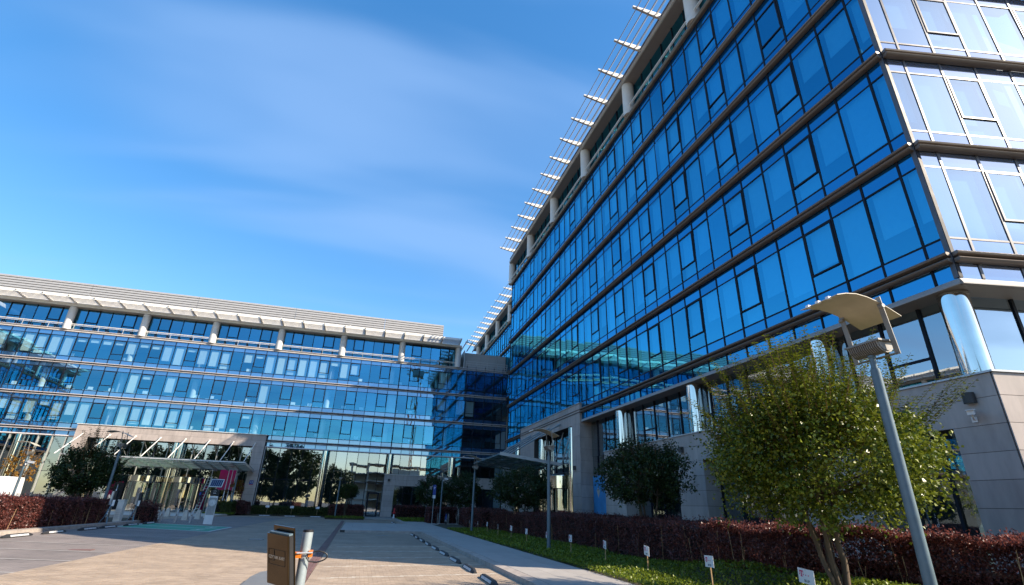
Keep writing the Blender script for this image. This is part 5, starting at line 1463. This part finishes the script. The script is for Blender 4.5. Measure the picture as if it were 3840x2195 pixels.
ps_ = thing('parking_sign', 'narrow blue and white sign plates on a thin post before the dark trees', 'sign', (6.3, 48, .13))
MB().tube([(6.3,48,.13),(6.3,48,3.4)], .03, 8).build('post', 'pole_light', ps_, True)
MB().box(6.17,47.94,2.55,6.43,47.965,3.38).build('plate', 'blue_sign', ps_); MB().box(6.17,47.94,2.27,6.43,47.965,2.53).build('plate', 'white', ps_)
put('letter', text_mesh('P', .3, 'white', .003), Matrix.Translation((6.3,47.935,3.1)) @ Matrix.Rotation(PI/2,4,'X'), ps_)
WLG = 'dark wall lamps on the stone cladding'
def wall_lamp(label, p, rz):
    t = thing('wall_lamp', label, 'wall lamp', (0,0,0), 0, WLG)
    pr = [(-.14,0),(.14,0)]+[(.14*math.cos(PI*i/8), -.05-.13*math.sin(PI*i/8)) for i in range(9)]
    MB().prism(pr, -.14, .14).build('shade', 'lamp_dark', t); MB().box(-.06,0,-.06,.06,.03,.06).build('bracket', 'black', t)
    b = MB().prism([(x*.86,y_*.86) for x,y_ in pr], -.146, -.139); b.build('lens', 'glass_clear', t)
    t.matrix_basis = Matrix.Translation(p) @ Matrix.Rotation(rz, 4, 'Z'); return t
wl = wall_lamp('dark half round wall lamp above the camera on the stone corner', (15.36, 9.72, 4.76), -PI/2)
for p, rz, lb in (((16.75,8.77,4.78), -.185, 'dark wall lamp on the sunlit stone at the right edge'),((15.36,23.3,4.66), -PI/2, 'dark wall lamp on the stone pier right of the shaded round maple'),((15.36,31.5,4.64), -PI/2, 'dark wall lamp just left of the shaded round maple'),((15.26,37.2,4.6), -PI/2, 'dark wall lamp on the portal pier beside the glass canopy'),((3.4,72.24,4.58), 0, 'dark wall lamp on the distant stone pier next to the glass door')):
    copy_thing(wl, Matrix.Translation(p) @ Matrix.Rotation(rz, 4, 'Z'), lb)
KG = 'white surveillance cameras'
def camera_box(label):
    t = thing('surveillance_camera', label, 'camera', (0,0,0), 0, KG)
    m = Matrix.Rotation(rad(-9), 4, 'Y')
    MB().box(-.52,-.07,-.05,-.10,.07,.06).xform(m).build('housing', 'white', t); MB().box(-.56,-.085,.06,-.08,.085,.078).xform(m).build('sun_shield', 'white', t)
    MB().tube([(-.22,0,-.06),(-.18,0,-.15),(-.02,0,-.19)], .025, 8).build('arm', 'white', t, True); MB().box(-.02,-.06,-.26,.0,.06,-.12).build('wall_plate', 'white', t)
    return t
kc = camera_box('white camera box under the wall lamp on the stone corner'); kc.matrix_basis = TR(15.36, 9.78, 4.40, rad(28))
copy_thing(kc, TR(7.62, 52.25, 4.15, rad(150)), 'white camera on the fourth lamp of the right row')
copy_thing(kc, TR(-23.5, 46.4, 3.75, rad(168)), 'white camera on the lamp at the far left')
mf = thing('warning_light', 'tiny white lamp post standing in the dark hedge before the stone wall', 'light', (11.2, 43, .1)); MB().tube([(11.2,43,.1),(11.2,43,1.75)],.02,6).build('post','white',mf); MB().lathe([(.03,1.75),(.03,1.85)],8,(11.2,43,0)).build('cap','white',mf)
dd = thing('red_bucket', 'red and white canister behind the left hedge under the maple', 'canister', (-20.6, 48.0, .12)); MB().lathe([(.16,0),(.16,.9)],12,(-20.6,48,.12)).build('barrel','red',dd,True); MB().lathe([(.165,.4),(.165,.6)],12,(-20.6,48,.12)).build('band','white',dd,True)

# ------------------------------------------------------------------ what the mirror glass shows: trees, a concrete shell and a crane on the far side of the street
tb_ = clipped_tree('tall street tree behind the camera, mirrored in the lobby glass', -30, -34, 0, 2.2, 15.5, 5.2, 12000, .62, 'leaf_dark', 0, 0, 2, 'street trees mirrored in the lobby glass', seed=41, name='street_tree')
for (x, y, s, lb) in ((-40,-37,1.05,'left'),(-20.5,-38,1.12,'right'),(-52,-31,1.0,'far left'),(-66,-34,1.1,'farthest left'),(-8.5,-52,.8,'distant small')):
    copy_thing(tb_, Matrix.Translation((x+30*s, y+34*s, 0)) @ Matrix.Translation((-30*s,-34*s,0)) @ Matrix.Diagonal((s,s,s,1)), 'street tree behind the camera, %s one in the mirror image' % lb)
sh = thing('concrete_shell', 'unfinished concrete building mirrored in the lobby glass', 'building', (12, -95, 0))
for k in range(5): MB().box(-6,-104,k*3.4+3.1,30,-88,k*3.4+3.4).build('floor_slab', 'concrete_light', sh)
for x in range(-5, 31, 7):
    for y in (-88.5, -103): MB().box(x,y-.25,0,x+.5,y+.25,17).build('pillar', 'concrete_light', sh)
MB().box(-5.5,-98,0,29.5,-97.6,13.5).build('wall', 'concrete_light', sh); MB().box(12,-88.9,0,24,-88.5,15.5).build('wall', 'concrete_light', sh); MB().box(-5,-88.9,0,2,-88.5,6.6).build('wall', 'concrete_light', sh)
cn = thing('tower_crane', 'orange tower crane mirrored in the left facade', 'crane', (22, -120, 0))
b = MB(); H = 62
for sx in (-.9,.9):
    for sy in (-.9,.9): b.bar((22+sx,-120+sy,0),(22+sx,-120+sy,H),.22,.22,(1,0,0))
for i in range(20):
    z0, z1 = i*H/20, (i+1)*H/20; s = 1 if i % 2 else -1
    b.bar((22-.9*s,-119.1,z0),(22+.9*s,-119.1,z1),.14,.14,(1,0,0)); b.bar((22.9,-120-.9*s,z0),(22.9,-120+.9*s,z1),.14,.14,(1,0,0))
b.build('mast', 'orange', cn)
b = MB(); b.box(20,-122,H,24,-117,H+3); b.build('cab', 'concrete', cn)
b = MB()
for sy in (-.7,.7): b.bar((14,-120+sy,H+3),(60,-120+sy,H+3),.25,.25)
b.bar((14,-120,H+5),(60,-120,H+5),.25,.25)
for i in range(15): b.bar((14+3*i,-120.7,H+3),(15.5+3*i,-120,H+5),.14,.14); b.bar((15.5+3*i,-120,H+5),(17+3*i,-120.7,H+3),.14,.14)
b.build('jib', 'orange', cn)
